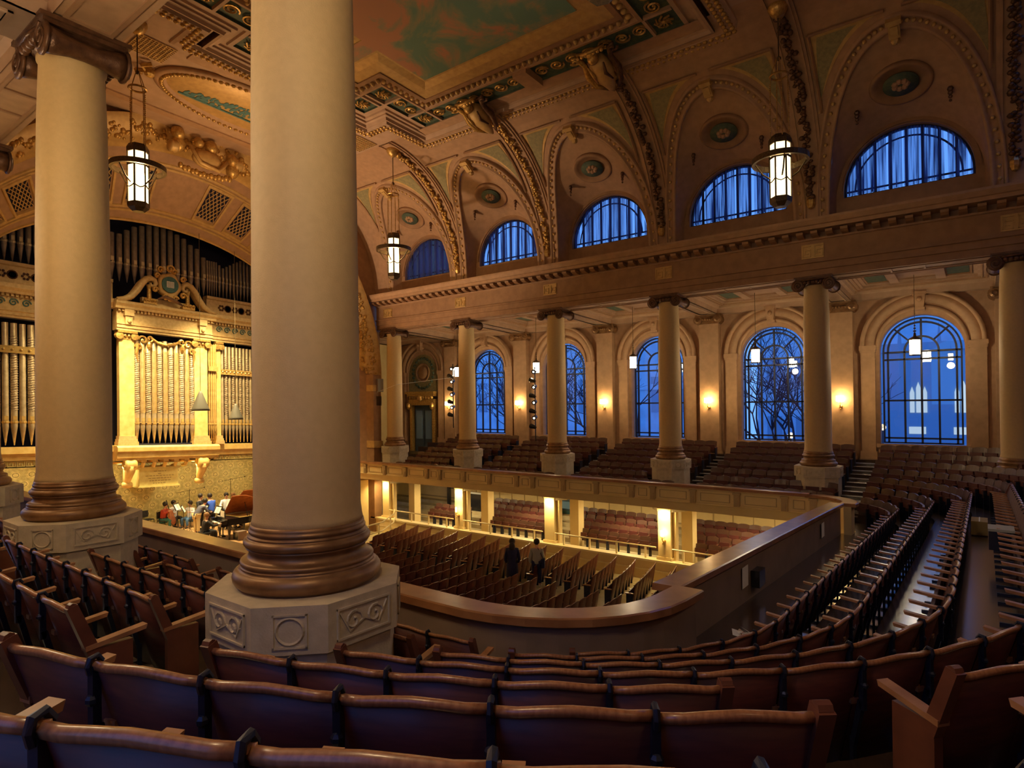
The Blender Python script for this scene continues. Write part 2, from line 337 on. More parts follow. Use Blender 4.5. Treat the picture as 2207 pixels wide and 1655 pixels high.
# bay beside the platform: tall double doors under a painted lunette
xc=-.5*B
dr=thing('door_1','tall blue double door with glazed panels under a carved gilt hood',None,kind='structure')
d=MB(); d.box(xc-.95,xc+.95,5.2,5.3,5.2,8.35); d.build('door_frame','door_blue',dr)
for s in (-1,1):
    l=MB(); x0,x1=(xc-.85,xc-.03) if s<0 else (xc+.03,xc+.85); l.box(x0,x1,5.12,5.2,5.2,8.2)
    lo=l.build('door_leaf','door_blue',dr); g=MB(); g.box(x0+.12,x1-.12,5.09,5.12,6.1,8.0); g.build('glass_panel','door_glass',lo)
c=MB(); c.box(xc-1.15,xc-.95,4.9,5.3,5.2,8.6); c.box(xc+.95,xc+1.15,4.9,5.3,5.2,8.6); c.box(xc-1.2,xc+1.2,4.85,5.3,8.35,8.75); c.box(xc-1.35,xc+1.35,4.65,5.3,9.1,9.25); c.box(xc-1.25,xc+1.25,4.75,5.3,8.95,9.1)
for i in range(9): c.ball((xc-1.0+.25*i,4.82,8.85),.12,5)
for s in (-1,1): c.ball((xc+s*1.1,4.75,8.3),.16,5,(1,1,1.6))
c.ball((xc,4.75,8.8),.22,6); c.build('door_hood','gold',dr)
l=MB(); l.add([(x,5.1,z) for x,z in [(xc-1.42,9.25)]+arc(xc,10.35,1.42,PI,0,24)+[(xc+1.42,9.25)]],[tuple(range(27))]); lo=l.build('tympanum','olive',WR)
l=MB(); l.add([(-6,5.45,3.9),(.2,5.45,3.9),(.2,5.45,12.6),(-6,5.45,12.6)],[(0,1,2,3)]); l.build('niche_back','plaster_dark',WR)
l=MB(); l.lathe([(.001,5.0),(.42,5.0),(.42,5.08),(.56,5.08),(.56,5.0),(.62,4.98),(.66,5.05)],(xc,0,10.55),24,'y'); l.build('tympanum_roundel','plaster_dark',WR,True)
l=MB()
for i in range(22):
    a=2*PI*i/22; l.ball((xc+.95*cos(a),5.06,10.5+1.0*sin(a)),.11,4)
l.build('tympanum_wreath','green_paint',WR)
# --- entablature over the columns
def entab(flip):
    root=thing('trim_1' if not flip else 'trim_2','brown entablature with modillions over the %s colonnade'%('far' if not flip else 'near'),None,kind='structure')
    x0,x1=-1.0,34
    a=SB(flip); sweepx(a,[(.42,12.55),(-.42,12.55),(-.42,12.78),(-.46,12.8),(-.46,13.02),(-.52,13.04),(-.52,13.1),(-.44,13.12),(-.44,13.82)],x0,x1)
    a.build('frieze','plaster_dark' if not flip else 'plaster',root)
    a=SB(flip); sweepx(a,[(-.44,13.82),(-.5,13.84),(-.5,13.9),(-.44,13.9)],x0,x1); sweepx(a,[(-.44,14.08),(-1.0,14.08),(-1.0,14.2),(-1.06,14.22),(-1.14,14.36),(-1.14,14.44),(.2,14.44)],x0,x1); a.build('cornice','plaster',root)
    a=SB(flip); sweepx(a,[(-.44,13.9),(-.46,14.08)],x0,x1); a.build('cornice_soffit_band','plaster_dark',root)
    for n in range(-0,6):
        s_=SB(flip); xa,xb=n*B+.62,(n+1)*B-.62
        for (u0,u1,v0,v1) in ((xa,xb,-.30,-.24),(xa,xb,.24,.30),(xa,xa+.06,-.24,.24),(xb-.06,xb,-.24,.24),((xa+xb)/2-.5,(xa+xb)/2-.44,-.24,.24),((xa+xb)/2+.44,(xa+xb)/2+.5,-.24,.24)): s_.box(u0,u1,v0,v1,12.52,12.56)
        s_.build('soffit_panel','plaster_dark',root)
    if flip:
        return
    me=None
    for i in range(int((x1-x0)/(B/12))):
        x=x0+.2+i*B/12
        if me is None:
            m_=MB(); m_.add([(-.11,0,0),(.11,0,0),(.11,-.46,0),(-.11,-.46,0),(-.11,0,-.17),(.11,0,-.17),(.11,-.3,-.14),(-.11,-.3,-.14),(.11,-.44,-.08),(-.11,-.44,-.08)],[(4,5,6,7),(7,6,8,9),(9,8,2,3),(0,4,7,9,3),(1,2,8,6,5)])
            me=m_.build('modillion','plaster_dark',root,hall=False); me.location=(x,-.46,14.08)
        else: copy1(me,root,(x,-.46,14.08))
    for n in range(-0,6):
        x=n*B; k=MB(); k.box(x-.36,x+.36,-.47,-.44,13.2,13.7)
        for s in (-1,1):
            u0=x+s*.19
            for (a_,b_,c_,d_) in ((-.14,.14,.2,.17),(-.14,.14,-.2,-.17),(-.14,-.11,-.2,.2),(.11,.14,-.2,.06),(-.06,.14,.03,.06),(-.06,-.03,-.1,.06),(-.06,.06,-.1,-.07)):
                k.box(u0+a_,u0+b_,-.5,-.47,13.45+min(c_,d_),13.45+max(c_,d_))
        k.build('greek_key_panel','gold_flat',root)
entab(False); entab(True)
# --- coffered ceilings between colonnade and wall
def portico(flip):
    root=thing('ceiling','coffered plaster ceiling of the %s gallery'%('far' if not flip else 'near'),None,kind='structure')
    for n in BAYS:
        a=SB(flip); x0,x1=n*B+.45,(n+1)*B-.45; y0,y1=.42,4.62
        def ring(i0,z0,i1,z1):
            P=lambda i,z:[(x0+i,y0+i,z),(x1-i,y0+i,z),(x1-i,y1-i,z),(x0+i,y1-i,z)]
            a.loft([P(i0,z0),P(i1,z1)],True)
        for s in ((0,12.5,0,12.72),(0,12.72,.12,12.74),(.12,12.74,.16,12.84),(.16,12.84,.5,12.86),(.5,12.86,.5,12.95),(.5,12.95,.62,12.95),(.62,12.95,.62,13.02)): ring(*s)
        a.add([(x0+.62,y0+.62,13.02),(x1-.62,y0+.62,13.02),(x1-.62,y1-.62,13.02),(x0+.62,y1-.62,13.02)],[(0,1,2,3)]); a.build('coffer','plaster_pink',root)
        b_=SB(flip)
        for xx in (x0+1.45,x1-1.75): b_.box(xx,xx+.3,y0+.62,y1-.62,12.9,13.02)
        b_.box(x0+1.75,x1-1.75,y0+.75,y0+.85,12.95,13.02); b_.box(x0+1.75,x1-1.75,y1-.85,y1-.75,12.95,13.02)
        b_.build('coffer_bar','plaster_pink',root)
        f_=SB(flip)
        for i_,z_ in ((.22,12.82),(.36,12.83),(.66,12.98)):
            for (u0,u1,v0,v1) in ((x0+i_,x1-i_,y0+i_,y0+i_+.05),(x0+i_,x1-i_,y1-i_-.05,y1-i_),(x0+i_,x0+i_+.05,y0+i_,y1-i_),(x1-i_-.05,x1-i_,y0+i_,y1-i_)): f_.box(u0,u1,v0,v1,z_-.02,z_+.05)
        f_.build('coffer_moulding','plaster',root)
        for xx in (x0+.7,x1-1.4):
            g=SB(flip); g.box(xx,xx+.66,y0+.8,y1-.8,12.99,13.015); g.build('painted_panel','green_paint',root)
    for n in range(-1,7):
        b_=SB(flip); x=n*B; b_.box(x-.451,x+.451,.40,4.65,12.47,12.5)
        for (u0,u1,v0,v1) in ((x-.3,x+.3,.75,.81),(x-.3,x+.3,4.25,4.31),(x-.3,x-.25,.81,4.25),(x+.25,x+.3,.81,4.25)): b_.box(u0,u1,v0,v1,12.44,12.48); b_.build('beam','plaster_pink',root)
    a=SB(flip); a.add([(-6,.42,13.1),(34,.42,13.1),(34,5.1,13.1),(-6,5.1,13.1)],[(0,1,2,3)])
    sweepx(a,[(4.62,12.72),(4.7,12.7),(4.7,12.62),(4.86,12.6),(4.86,12.5),(5,12.48)],-6,34); a.build('ceiling_slab','plaster_pink',root)
portico(False); portico(True)
# --- cove with lunettes
YS,ZS0,CW,CH=-.45,14.62,5.0,5.28
def cove(x,th,o=0):      # th 0..90 deg in radians ; o = offset towards the hall
    y=YS-CW*(1-cos(th)); z=ZS0+CH*sin(th); ny,nz=-cos(th)/CW,-sin(th)/CH; l=math.hypot(ny,nz); return (x,y+o*ny/l,z+o*nz/l)
THM=math.radians(58); HW=2.22
def bnd(n,phi,o=0,e=0):   # arch outline in the cove
    return cove((n+.5)*B+(HW+e)*cos(phi),(THM+e*.22)*sin(phi),o)
cv=thing('ceiling','great coved ceiling with lunette vaults along the far side',None,kind='structure')
a=MB()
for n in BAYS[0:6]:
    ths=[THM*sin(PI/2*i/14) for i in range(15)]; xc=(n+.5)*B; xl,xr=n*B,(n+1)*B
    if n==-1: xl=-1.2
    L=[];R=[]
    for t in ths:
        w=HW*math.sqrt(max(0,1-(t/THM)**2)) if n>-1 else .01; L.append([cove(xc-w-(1-k/3)*(xc-w-xl),t) for k in range(4)]); R.append([cove(xc+w+(k/3)*(xr-xc-w),t) for k in range(4)])
    if n>-1: a.loft(L); a.loft(R)
    else: a.loft([[cove(xl,t),cove(xr,t)] for t in ths])
    up=[[cove(xl+(xr-xl)*k/6,THM+(PI/2-THM)*j/8) for k in range(7)] for j in range(9)]; a.loft(up)
    # wall piers below the cove
    for s in (-1,1):
        if n==-1 and s<0: continue
        x0,x1=(xl,xc-HW) if s<0 else ((xc+HW) if n>-1 else xl,xr); a.add([(x0,YS,14.4),(x1,YS,14.4),(x1,YS,ZS0),(x0,YS,ZS0)],[(0,1,2,3)])
a.build('cove','plaster',cv,False)
for n in (0,1,2,3,4):
    xc=(n+.5)*B; v=MB(); rows=[]; NP=32
    for j in range(9):
        t=j/8; r_=[]
        for i in range(-1,NP+2):
            if i==-1: p0=(xc+HW,YS,14.4); p1=(xc+2.1,0.02,14.4)
            elif i==NP+1: p0=(xc-HW,YS,14.4); p1=(xc-2.1,0.02,14.4)
            else:
                ph=PI*i/NP; p0=bnd(n,ph); p1=(xc+2.1*cos(ph),.02,15.2+2.3*sin(ph))
            r_.append(tuple(p0[k]*(1-t)+p1[k]*t for k in range(3)))
        rows.append(r_)
    v.loft(rows); v.build('lunette_vault','plaster',cv,True)
    # back wall with half-round window
    w=MB(); arch_wall(w,xc-2.2,xc+2.2,14.4,17.8,xc,1.86,15.52,15.28,.02,24)
    p=[(xc-1.86,15.28)]+arc(xc,15.52,1.86,PI,0,24)+[(xc+1.86,15.28)]
    w.loft([[(x,.02,z) for x,z in p],[(x,.35,z) for x,z in p]],True)
    arch_band(w,xc,15.52,1.9,2.02,-.04,.02); w.build('lunette_wall','plaster_dark',cv)
    wn=thing('window_%d'%(6+n),'half-round upper window with sheer curtain, %s from the platform'%ORD[n],None,kind='structure')
    f=MB(); q=[(xc-1.86+.07,15.28)]+arc(xc,15.52,1.79,PI,0,24)+[(xc+1.79,15.28)]
    f.loft([[(x,.22,z) for x,z in p],[(x,.22,z) for x,z in q],[(x,.32,z) for x,z in q]]); f.box(xc-1.86,xc+1.86,.2,.32,15.28,15.36)
    p0=arc(xc,15.52,1.5,PI,0,24); p1=arc(xc,15.52,1.56,PI,0,24); f.loft([[(x,.24,z) for x,z in p0],[(x,.24,z) for x,z in p1],[(x,.3,z) for x,z in p1]])
    f.box(xc-1.86,xc+1.86,.24,.3,15.5,15.55)
    for i in range(-3,4):
        x=xc+i*.46; f.box(x-.045,x+.045,.24,.3,15.3,15.52+math.sqrt(max(0,1.8**2-(i*.46)**2)))
    f.build('window_frame','frame_dark',wn)
    g=MB(); g.add([(x,.33,z) for x,z in p],[tuple(range(len(p)))]); g.build('pane','glass',wn)
    # gathered curtain in panels with gaps
    random.seed(30+n); x=xc-1.8
    while x<xc+1.75:
        wd=random.uniform(.28,.6); c=MB(); top=[];bot=[]; nn=max(4,int(wd/.035))
        for i in range(nn+1):
            u=x+wd*i/nn; zt=15.52+math.sqrt(max(.001,1.8**2-(u-xc)**2)); yy=.13+.045*sin(i*2.1+n)+random.uniform(-.01,.01)
            top.append((u,yy,zt)); bot.append((u+random.uniform(-.01,.01),yy*1.0,15.34))
        c.loft([bot,top]); c.build('curtain_panel','curtain',wn); x+=wd+random.uniform(-.02,.10)
    # archivolt with beads, keystone
    m=MB(); r0=[[bnd(n,PI*i/36,o,e) for i in range(37)] for o,e in ((0,0),(.14,.0),(.14,.10),(.07,.13),(.07,.32),(.16,.34),(.16,.42),(0,.44))]
    m.loft(r0); m.build('archivolt','plaster',cv,True)
    m=MB()
    for i in range(47): m.ball(bnd(n,PI*(i+.5)/47,.11,.23),.064,4)
    tagit(m.build('bead_band','gold_flat',cv,True),kind='stuff')
    k=MB(); t=THM+.05
    def cb(x0,x1,t0,t1,o0,o1): 
        k.loft([[cove(x0,t0,o0),cove(x1,t0,o0),cove(x1,t1,o0),cove(x0,t1,o0)],[cove(x0,t0,o1),cove(x1,t0,o1),cove(x1,t1,o1),cove(x0,t1,o1)]],True,True)
    cb(xc-.15,xc+.15,THM-.03,THM+.07,0,.28); cb(xc-.2,xc+.2,THM+.06,THM+.09,0,.33); cb(xc-.10,xc+.10,THM-.01,THM+.05,.28,.33)
    k.ball(cove(xc,THM-.05,.2),.13,5); k.build('keystone','gold_flat',cv)
    # roundel on the vault crown
    A=Vector(bnd(n,PI/2)); C=Vector((xc,.02,17.5)); mid=A*.45+C*.55; ax=(C-A).normalized(); X=Vector((1,0,0)); Nn=ax.cross(X).normalized()
    if Nn.z>0: Nn=-Nn
    def disc(rs,nm,mt,of):
        d=MB(); rows=[]
        for r_,h in rs: rows.append([tuple(mid+X*(r_*.95*cos(2*PI*i/32))+ax*(r_*.78*sin(2*PI*i/32))+Nn*(h+of)) for i in range(32)])
        d.loft(rows,True,True); d.build(nm,mt,cv,True)
    disc([(.93,-.05),(.93,.10),(.84,.14),(.78,.08),(.72,.08),(.70,.04)],'roundel_frame','plaster_dark',0.03)
    disc([(.52,.0),(.52,.03),(.001,.04)],'roundel_painting','green_paint',.11)
    d=MB()
    for i in range(7): 
        a_=2*PI*i/7; pp=mid+X*(.17*cos(a_))+ax*(.12*sin(a_))+Nn*.15; d.ball(tuple(pp),.10,4)
    d.build('roundel_figure','plaster',cv)
    # small pendant ornaments either side of the window
    for s in (-1,1):
        d=MB()
        for i in range(4): d.ball(tuple(Vector(bnd(n,PI/2+s*.62))*.5+Vector((xc-s*1.25,.02,16.9))*.5+Vector((0,-.0,-.12*i))),.09-.015*i,4)
        d.build('vault_ornament','dark_bronze',cv)
# spandrel panels on the cove
for n in range(0,6):
    for s in (-1,1):
        nb=n if s>0 else n-1
        if nb<0 or nb>4: continue
        xc=(nb+.5)*B; xr=n*B+s*.55; e=.62
        m=MB(); outer=[];NP=16
        tt=math.radians(66)
        ring=[]
        # boundary: down the rib edge then up along the arch
        t0=THM*math.sqrt(max(0,1-((xr-xc)/(HW+e))**2))
        for i in range(NP+1):
            t=t0+.03+(tt-t0-.03)*i/NP; w=(HW+e)*math.sqrt(max(0,1-(min(t,THM*1.14)/(THM*1.14))**2)); xa=xc-s*w if t<THM*1.14 else xc-s*.12
            xa=xc-s*max(w,.22); ring.append((t,xa))
        rows=[[cove(xr,t,.03),cove(xa,t,.03)] for t,xa in ring]
        m.loft(rows); m.build('spandrel_field','gold_flat',cv)
        m2=MB(); rows=[]
        for i,(t,xa) in enumerate(ring[3:-1]):
            d=.16*(1 if xa*s<xr*s else 1); a1=xr+(xa-xr)*.14 if abs(xa-xr)>.3 else xr; a2=xa-(xa-xr)*.16; rows.append([cove(a1,t,.045),cove(a2,t,.045)])
        m2.loft(rows); m2.build('spandrel_painting','olive',cv)
        m3=MB(); m3.tube([cove(xr,t,.07) for t,_ in ring],.05,5); m3.tube([cove(xr+(ring[-1][1]-xr)*i/6,tt,.07) for i in range(7)],.05,5); m3.build('spandrel_moulding','plaster_dark',cv)
# ribs with leaf garlands
random.seed(3)
for n in range(1,6):
    x=n*B; r=MB(); N2=24
    r.loft([[cove(xx,PI/2*i/N2,o) for i in range(N2+1)] for xx,o in ((x-.42,0),(x-.42,.07),(x+.42,.07),(x+.42,0))])
    for s in (-1,1): r.loft([[cove(x+s*(.3)+dx,PI/2*i/N2,o) for i in range(N2+1)] for dx,o in ((-.03,.07),(-.03,.12),(.03,.12),(.03,.07))])
    r.build('rib','plaster',cv)
    g=MB()
    for i in range(120):
        t=.12+1.25*i/120; g.ball(cove(x+random.uniform(-.13,.13),t,.13+random.uniform(0,.1)),random.uniform(.06,.11),4,(1,1,.8))
    tagit(g.build('garland','gold' if n<3 else 'dark_bronze',cv,True),kind='stuff')
    h=MB(); h.ball(cove(x,.10,.16),.15,5,(1,1,1.6)); h.ball(cove(x,1.40,.2),.16,5); h.build('garland_boss','gold',cv)
# flat ceiling around the frame
c=MB(); ZC=19.9
OUT=[(7.35,-4.6),(20.6,-4.6),(20.6,-6.9),(22.0,-6.9),(22.0,-14.2),(20.6,-14.2),(20.6,-16.5),(7.35,-16.5),(7.35,-14.2),(6.1,-14.2),(6.1,-6.9),(7.35,-6.9)]
for (x0,x1,y0,y1) in ((-1.2,6.1,-15.7,-5.4),(22.0,34,-15.7,-5.4),(6.1,7.35,-15.7,-14.2),(6.1,7.35,-6.9,-5.4),(20.6,22.0,-15.7,-14.2),(20.6,22,-6.9,-5.4)): c.add([(x0,y0,ZC),(x1,y0,ZC),(x1,y1,ZC),(x0,y1,ZC)],[(0,1,2,3)])
c.add([(27.9,-.45,14.3),(34,-.45,14.3),(34,-.45,20),(27.9,-.45,20)],[(0,1,2,3)])
c.build('ceiling_plane','plaster_pink',cv)
# near side: plain cove and upper wall (mirror)
a=SB(True); a.loft([[cove(x,PI/2*j/8) for j in range(9)] for x in (-1.2,34)]); a.add([(-1.2,-.45,14.4),(34,-.45,14.4),(34,-.45,ZS0),(-1.2,-.45,ZS0)],[(0,1,2,3)]); a.build('cove','plaster',cv)
# --- ceiling frame (mitred sweep round the stepped outline)
fr=thing('trim_3','gilded stepped ceiling frame round the painted sky',None,kind='structure')
def offs(P,o):
    n=len(P); out=[]
    for i in range(n):
        p0,p1,p2=P[i-1],P[i],P[(i+1)%n]
        def nrm(a,b): 
            dx,dy=b[0]-a[0],b[1]-a[1]; l=math.hypot(dx,dy); return (dy/l,-dx/l)
        n1,n2=nrm(p0,p1),nrm(p1,p2)
        out.append((p1[0]+o*(n1[0]+n2[0]),p1[1]+o*(n1[1]+n2[1])))
    return out
def fsweep(prof,name,mt):
    m=MB(); rows=[]
    for o,z in prof:
        q=offs(OUT,o); rows.append([(x,y,z) for x,y in q])
    m.loft(rows,True); return m.build(name,mt,fr)
fsweep([(-.62,ZC),(-.6,ZC-.06),(-.5,ZC-.1),(-.12,ZC-.12),(-.06,ZC-.02),(0,ZC-.02)],'outer_band','plaster_pink')
fsweep([(0,ZC-.02),(0,ZC+.16),(.12,ZC+.16),(.12,ZC-.14)],'shadow_groove','dark_bronze')  # shade of the recess put into the groove's dark colour
fsweep([(.12,ZC-.14),(.2,ZC-.16),(.26,ZC-.06),(.36,ZC-.04),(.36,ZC+.02),(.5,ZC+.03),(.52,ZC+.1),(.68,ZC+.1),(.7,ZC+.03),(.84,ZC+.03)],'stepped_moulding','plaster_pink')
fsweep([(.84,ZC+.03),(.84,ZC+.12),(1.8,ZC+.12),(1.8,ZC+.0)],'scroll_frieze_ground','green_paint')
fsweep([(1.8,ZC+.0),(1.92,ZC-.02),(2.0,ZC+.08),(2.24,ZC+.1)],'egg_moulding','plaster')
fsweep([(2.24,ZC+.1),(2.26,ZC-.0),(2.45,ZC-.0),(2.45,ZC+.04)],'inner_moulding','plaster_dark')
fsweep([(2.45,ZC+.04),(2.9,ZC+.06),(3.2,ZC+.13),(3.3,ZC+.13),(3.32,ZC+.1)],'gilt_cove','gold_flat')
pm=MB(); q=offs(OUT,3.32); 
for (x0,x1,y0,y1) in ((q[0][0],q[1][0],q[7][1],q[0][1]),(q[10][0],q[11][0],q[9][1],q[10][1]),(q[2][0],q[3][0],q[4][1],q[3][1])): pm.add([(x0,y0,ZC+.1),(x1,y0,ZC+.1),(x1,y1,ZC+.1),(x0,y1,ZC+.1)],[(0,1,2,3)])
tagit(pm.build('ceiling_painting','mural',fr))
# repeated frame ornaments: eggs, leaf band, scroll panels
def along(P,o,step,fn,lim=None):
    Q=offs(P,o); n=len(Q); c=0
    for i in range(n):
        a,b=Q[i],Q[(i+1)%n]; L=math.hypot(b[0]-a[0],b[1]-a[1]); k=max(1,int(L/step)); dx,dy=(b[0]-a[0])/L,(b[1]-a[1])/L
        for j in range(k):
            s=(j+.5)*L/k; fn(a[0]+dx*s,a[1]+dy*s,dx,dy,c); c+=1
eg=MB(); along(OUT,2.1,.26,lambda x,y,dx,dy,c: eg.ball((x,y,ZC+.02),.1,5,(1.1 if abs(dy)>.5 else .75,.75 if abs(dy)>.5 else 1.1,.9)))
tagit(eg.build('egg_ornament','gold_flat',fr,True),kind='stuff')
lf=MB()
def leaf(x,y,dx,dy,c):
    for s in (-1,1): lf.ball((x-dy*s*.1-dx*.05*s,y+dx*s*.1,ZC-.13),.085,4,(1,1,.7))
along(OUT,-.3,.2,leaf); tagit(lf.build('leaf_band','gold',fr,True),kind='stuff')
def scroll(mb,cx,cy,r,dx,dy,z,flip=1,rt=.028):
    pts=[]
    for i in range(26):
        a=flip*i*.5; rr=r*(1-i/29); u=rr*cos(a); v=rr*sin(a); pts.append((cx+dx*u-dy*v,cy+dy*u+dx*v,z))
    mb.tube(pts,rt,4)
cnt=[0]
Q=offs(OUT,1.32)
for i in range(len(Q)):
    a,b=Q[i],Q[(i+1)%len(Q)]; L=math.hypot(b[0]-a[0],b[1]-a[1]); dx,dy=(b[0]-a[0])/L,(b[1]-a[1])/L
    m=MB(); ln=L-1.0
    # rosette block at the corner
    rb=MB(); z=ZC+.06
    for k in range(8):
        t=2*PI*k/8; rb.tube([(a[0]+.05*cos(t),a[1]+.05*sin(t),z),(a[0]+.2*cos(t+.4),a[1]+.2*sin(t+.4),z-.05),(a[0]+.3*cos(t+1.0),a[1]+.3*sin(t+1.0),z)],.035,4)
    rb.ball((a[0],a[1],z),.08,5); rb.build('rosette','gold',fr)
    fb=MB()
    for s in (a,b): 
        sx=1 if s is a else -1; x,y=s[0]+dx*.5*sx,s[1]+dy*.5*sx; w=.05
        fb.box(x-(w if abs(dx)>.5 else .46),x+(w if abs(dx)>.5 else .46),y-(.46 if abs(dx)>.5 else w),y+(.46 if abs(dx)>.5 else w),ZC-.0,ZC+.13)
    fb.build('frieze_divider','plaster_pink',fr)
    k=int(ln/.62)
    if k>=1:
        for j in range(k):
            s=.5+(j+.5)*ln/k; scroll(m,a[0]+dx*s,a[1]+dy*s,.27,dx,dy,ZC+.06,1 if j%2 else -1,.035)
        m.build('scroll_relief','gold',fr)
# carved cartouches bridging the frame above each rib
def cartouche(x,y,name,lab):
    t=thing(name,lab,'sculpture',(x,y,ZC-.2))
    m=MB(); rows=[]
    for yy,rx,rz,zz in ((.75,.05,.06,-.55),(.55,.16,.15,-.5),(.25,.30,.26,-.35),(-.1,.40,.34,-.2),(-.4,.36,.32,-.1),(-.6,.22,.22,-.02)): rows.append([(rx*cos(2*PI*i/14),yy,zz+rz*sin(2*PI*i/14)) for i in range(14)])
    m.loft(rows,True,True); m.build('shield','gold_flat',t,True,hall=False)
    for s in (-1,1):
        m=MB(); m.tube([(s*.2,.7,-.5),(s*.48,.35,-.45),(s*.58,-.05,-.25),(s*.50,-.45,-.05),(s*.62,-.75,.1),(s*.80,-.9,.1)],[.05,.10,.13,.10,.12,.05],6)
        m.tube([(s*(.72+.18*(1-j/14)*cos(j*.6)),-.75+.18*(1-j/14)*sin(j*.6),.02) for j in range(12)],.05,5); m.tube([(s*.3,.1,-.5),(s*.22,-.3,-.45),(s*.3,-.6,-.25)],[.03,.07,.03],5); m.build('supporter_scroll','dark_bronze' if s>0 else 'gold',t,True,hall=False)
    m=MB(); m.ball((0,-.78,-.1),.2,7,(1,1,1.1)); m.ball((0,-.92,.02),.22,6,(1.1,.9,.8)); m.build('carved_head','gold',t,True,hall=False)
    m=MB(); m.tube([(-.5,-.95,.1),(-.2,-1.1,-.05),(.2,-1.1,-.05),(.5,-.95,.1)],.07,5)
    for j in range(7): m.ball((-.45+.15*j,-1.0,-.05),.075,4)
    m.build('crown_wreath','gold',t,True,hall=False)
for x,l in ((11.2,'left'),(16.8,'right')): cartouche(x,-5.3,'ceiling_cartouche','gilded carved cartouche on the far edge of the ceiling frame, %s one'%l)
for x,l in ((14.0,'middle'),):
    m=MB(); m.box(x-.3,x+.3,-6.5,-5.4,ZC-.16,ZC+.1); m.build('frieze_bracket','plaster',fr)
# oval relief on the flat ceiling by the arch
ov=thing('trim_4','oval ceiling medallion with teal figures in a gilt leaf frame',None,kind='structure')
def oval(rs,nm,mt,cx=3.35,cy=-10.6):
    m=MB(); m.loft([[(cx+ax*cos(2*PI*i/48),cy+ay*sin(2*PI*i/48),z) for i in range(48)] for ax,ay,z in rs],True,True); m.build(nm,mt,ov,True)
oval([(1.95,3.75,ZC),(1.95,3.75,ZC-.1),(1.85,3.6,ZC-.16),(1.65,3.35,ZC-.16),(1.6,3.3,ZC-.06)],'oval_frame','plaster')
oval([(1.6,3.3,ZC-.05),(1.58,3.28,ZC-.07)],'oval_field','gold_flat')
m=MB()
for i in range(90):
    a_=2*PI*i/90; m.ball((3.35+1.75*cos(a_),-10.6+3.47*sin(a_),ZC-.17),.085,4)
tagit(m.build('oval_leaf_band','gold',ov,True),kind='stuff')
m=MB(); random.seed(11)
m.box(2.55,2.65,-13.2,-8.0,ZC-.11,ZC-.075)
for i in range(60):
    y=-13.0+i*.083; h=.95*(1-abs(i-30)/48)
    for q in range(3): m.ball((2.62+random.uniform(0,h),y+random.uniform(-.06,.06),ZC-.085),random.uniform(.05,.12),5,(1.4,.8,.15))
m.build('oval_figures','teal',ov)
for s in (-1,1):
    m=MB(); cy=-10.6+s*3.95; m.ball((3.35,cy,ZC-.2),.2,6); m.tube([(2.9,cy+s*.1,ZC-.12),(3.1,cy+s*.35,ZC-.2),(3.35,cy+s*.1,ZC-.2),(3.6,cy+s*.35,ZC-.2),(3.8,cy+s*.1,ZC-.12)],.08,5); m.build('oval_crest','gold',ov)
m=MB()
for yy0,yy1 in ((-15.6,-14.4),(-6.8,-5.6)):
    for i in range(10): m.box(4.0,5.2,yy0+.12*i,yy0+.12*i+.03,ZC-.05,ZC-.02)
    for i in range(11): m.box(4.0+.12*i,4.03+.12*i,yy0,yy1,ZC-.05,ZC-.02)
m.build('lattice_panel','gold_flat',ov)
m=MB()
for y0,y1 in ((-15.6,-5.4),): m.box(5.0,5.9,y0+1.6,y1-1.6,ZC-.05,ZC); m.box(.1,.5,y0,y1,ZC-.06,ZC)
m.build('flat_band','plaster',ov)
# ================================================================ proscenium, apse and organ
pr=thing('wall_front','gilded proscenium arch wall with splayed latticed soffit',None,kind='structure')
YC=-10.62; XF,XR=-1.1,-4.0
def FA(a): return (XF,YC+9.95*cos(a),9.95+9.95*sin(a))
def RA(a): return (XR,YC-.35+7.3*cos(a),12.1+4.25*sin(a))
def FUN(a,t,o=0):
    p,q=Vector(FA(a)),Vector(RA(a)); c=Vector((-2.5,YC,11)); v=p*(1-t)+q*t
    if o: v=v+(c-v).normalized()*o
    return tuple(v)
NA=48
m=MB(); m.loft([[FUN(PI*i/NA,j/6) for i in range(NA+1)] for j in range(7)])
for s in (0,PI):
    p,q=FA(s),RA(s); m.add([p,q,(q[0],q[1],1),(p[0],p[1],1)],[(0,1,2,3)])
m.build('splayed_soffit','plaster',pr,False)
m=MB()   # front face of the wall round the arch
for i in range(NA):
    a,b=FA(PI*i/NA),FA(PI*(i+1)/NA); m.add([a,b,(XF,b[1],22),(XF,a[1],22)],[(0,1,2,3)])
for y0,y1 in ((-.67,-.12),(-21.1,YC-9.95)): m.box(XF-.6,XF,y0,y1,0,12.6)
for y0,y1 in ((-.67,6),(-27,YC-9.95)): m.add([(XF,y0,12.6),(XF,y1,12.6),(XF,y1,22),(XF,y0,22)],[(0,1,2,3)])
m.build('arch_wall_face','plaster_dark',pr)
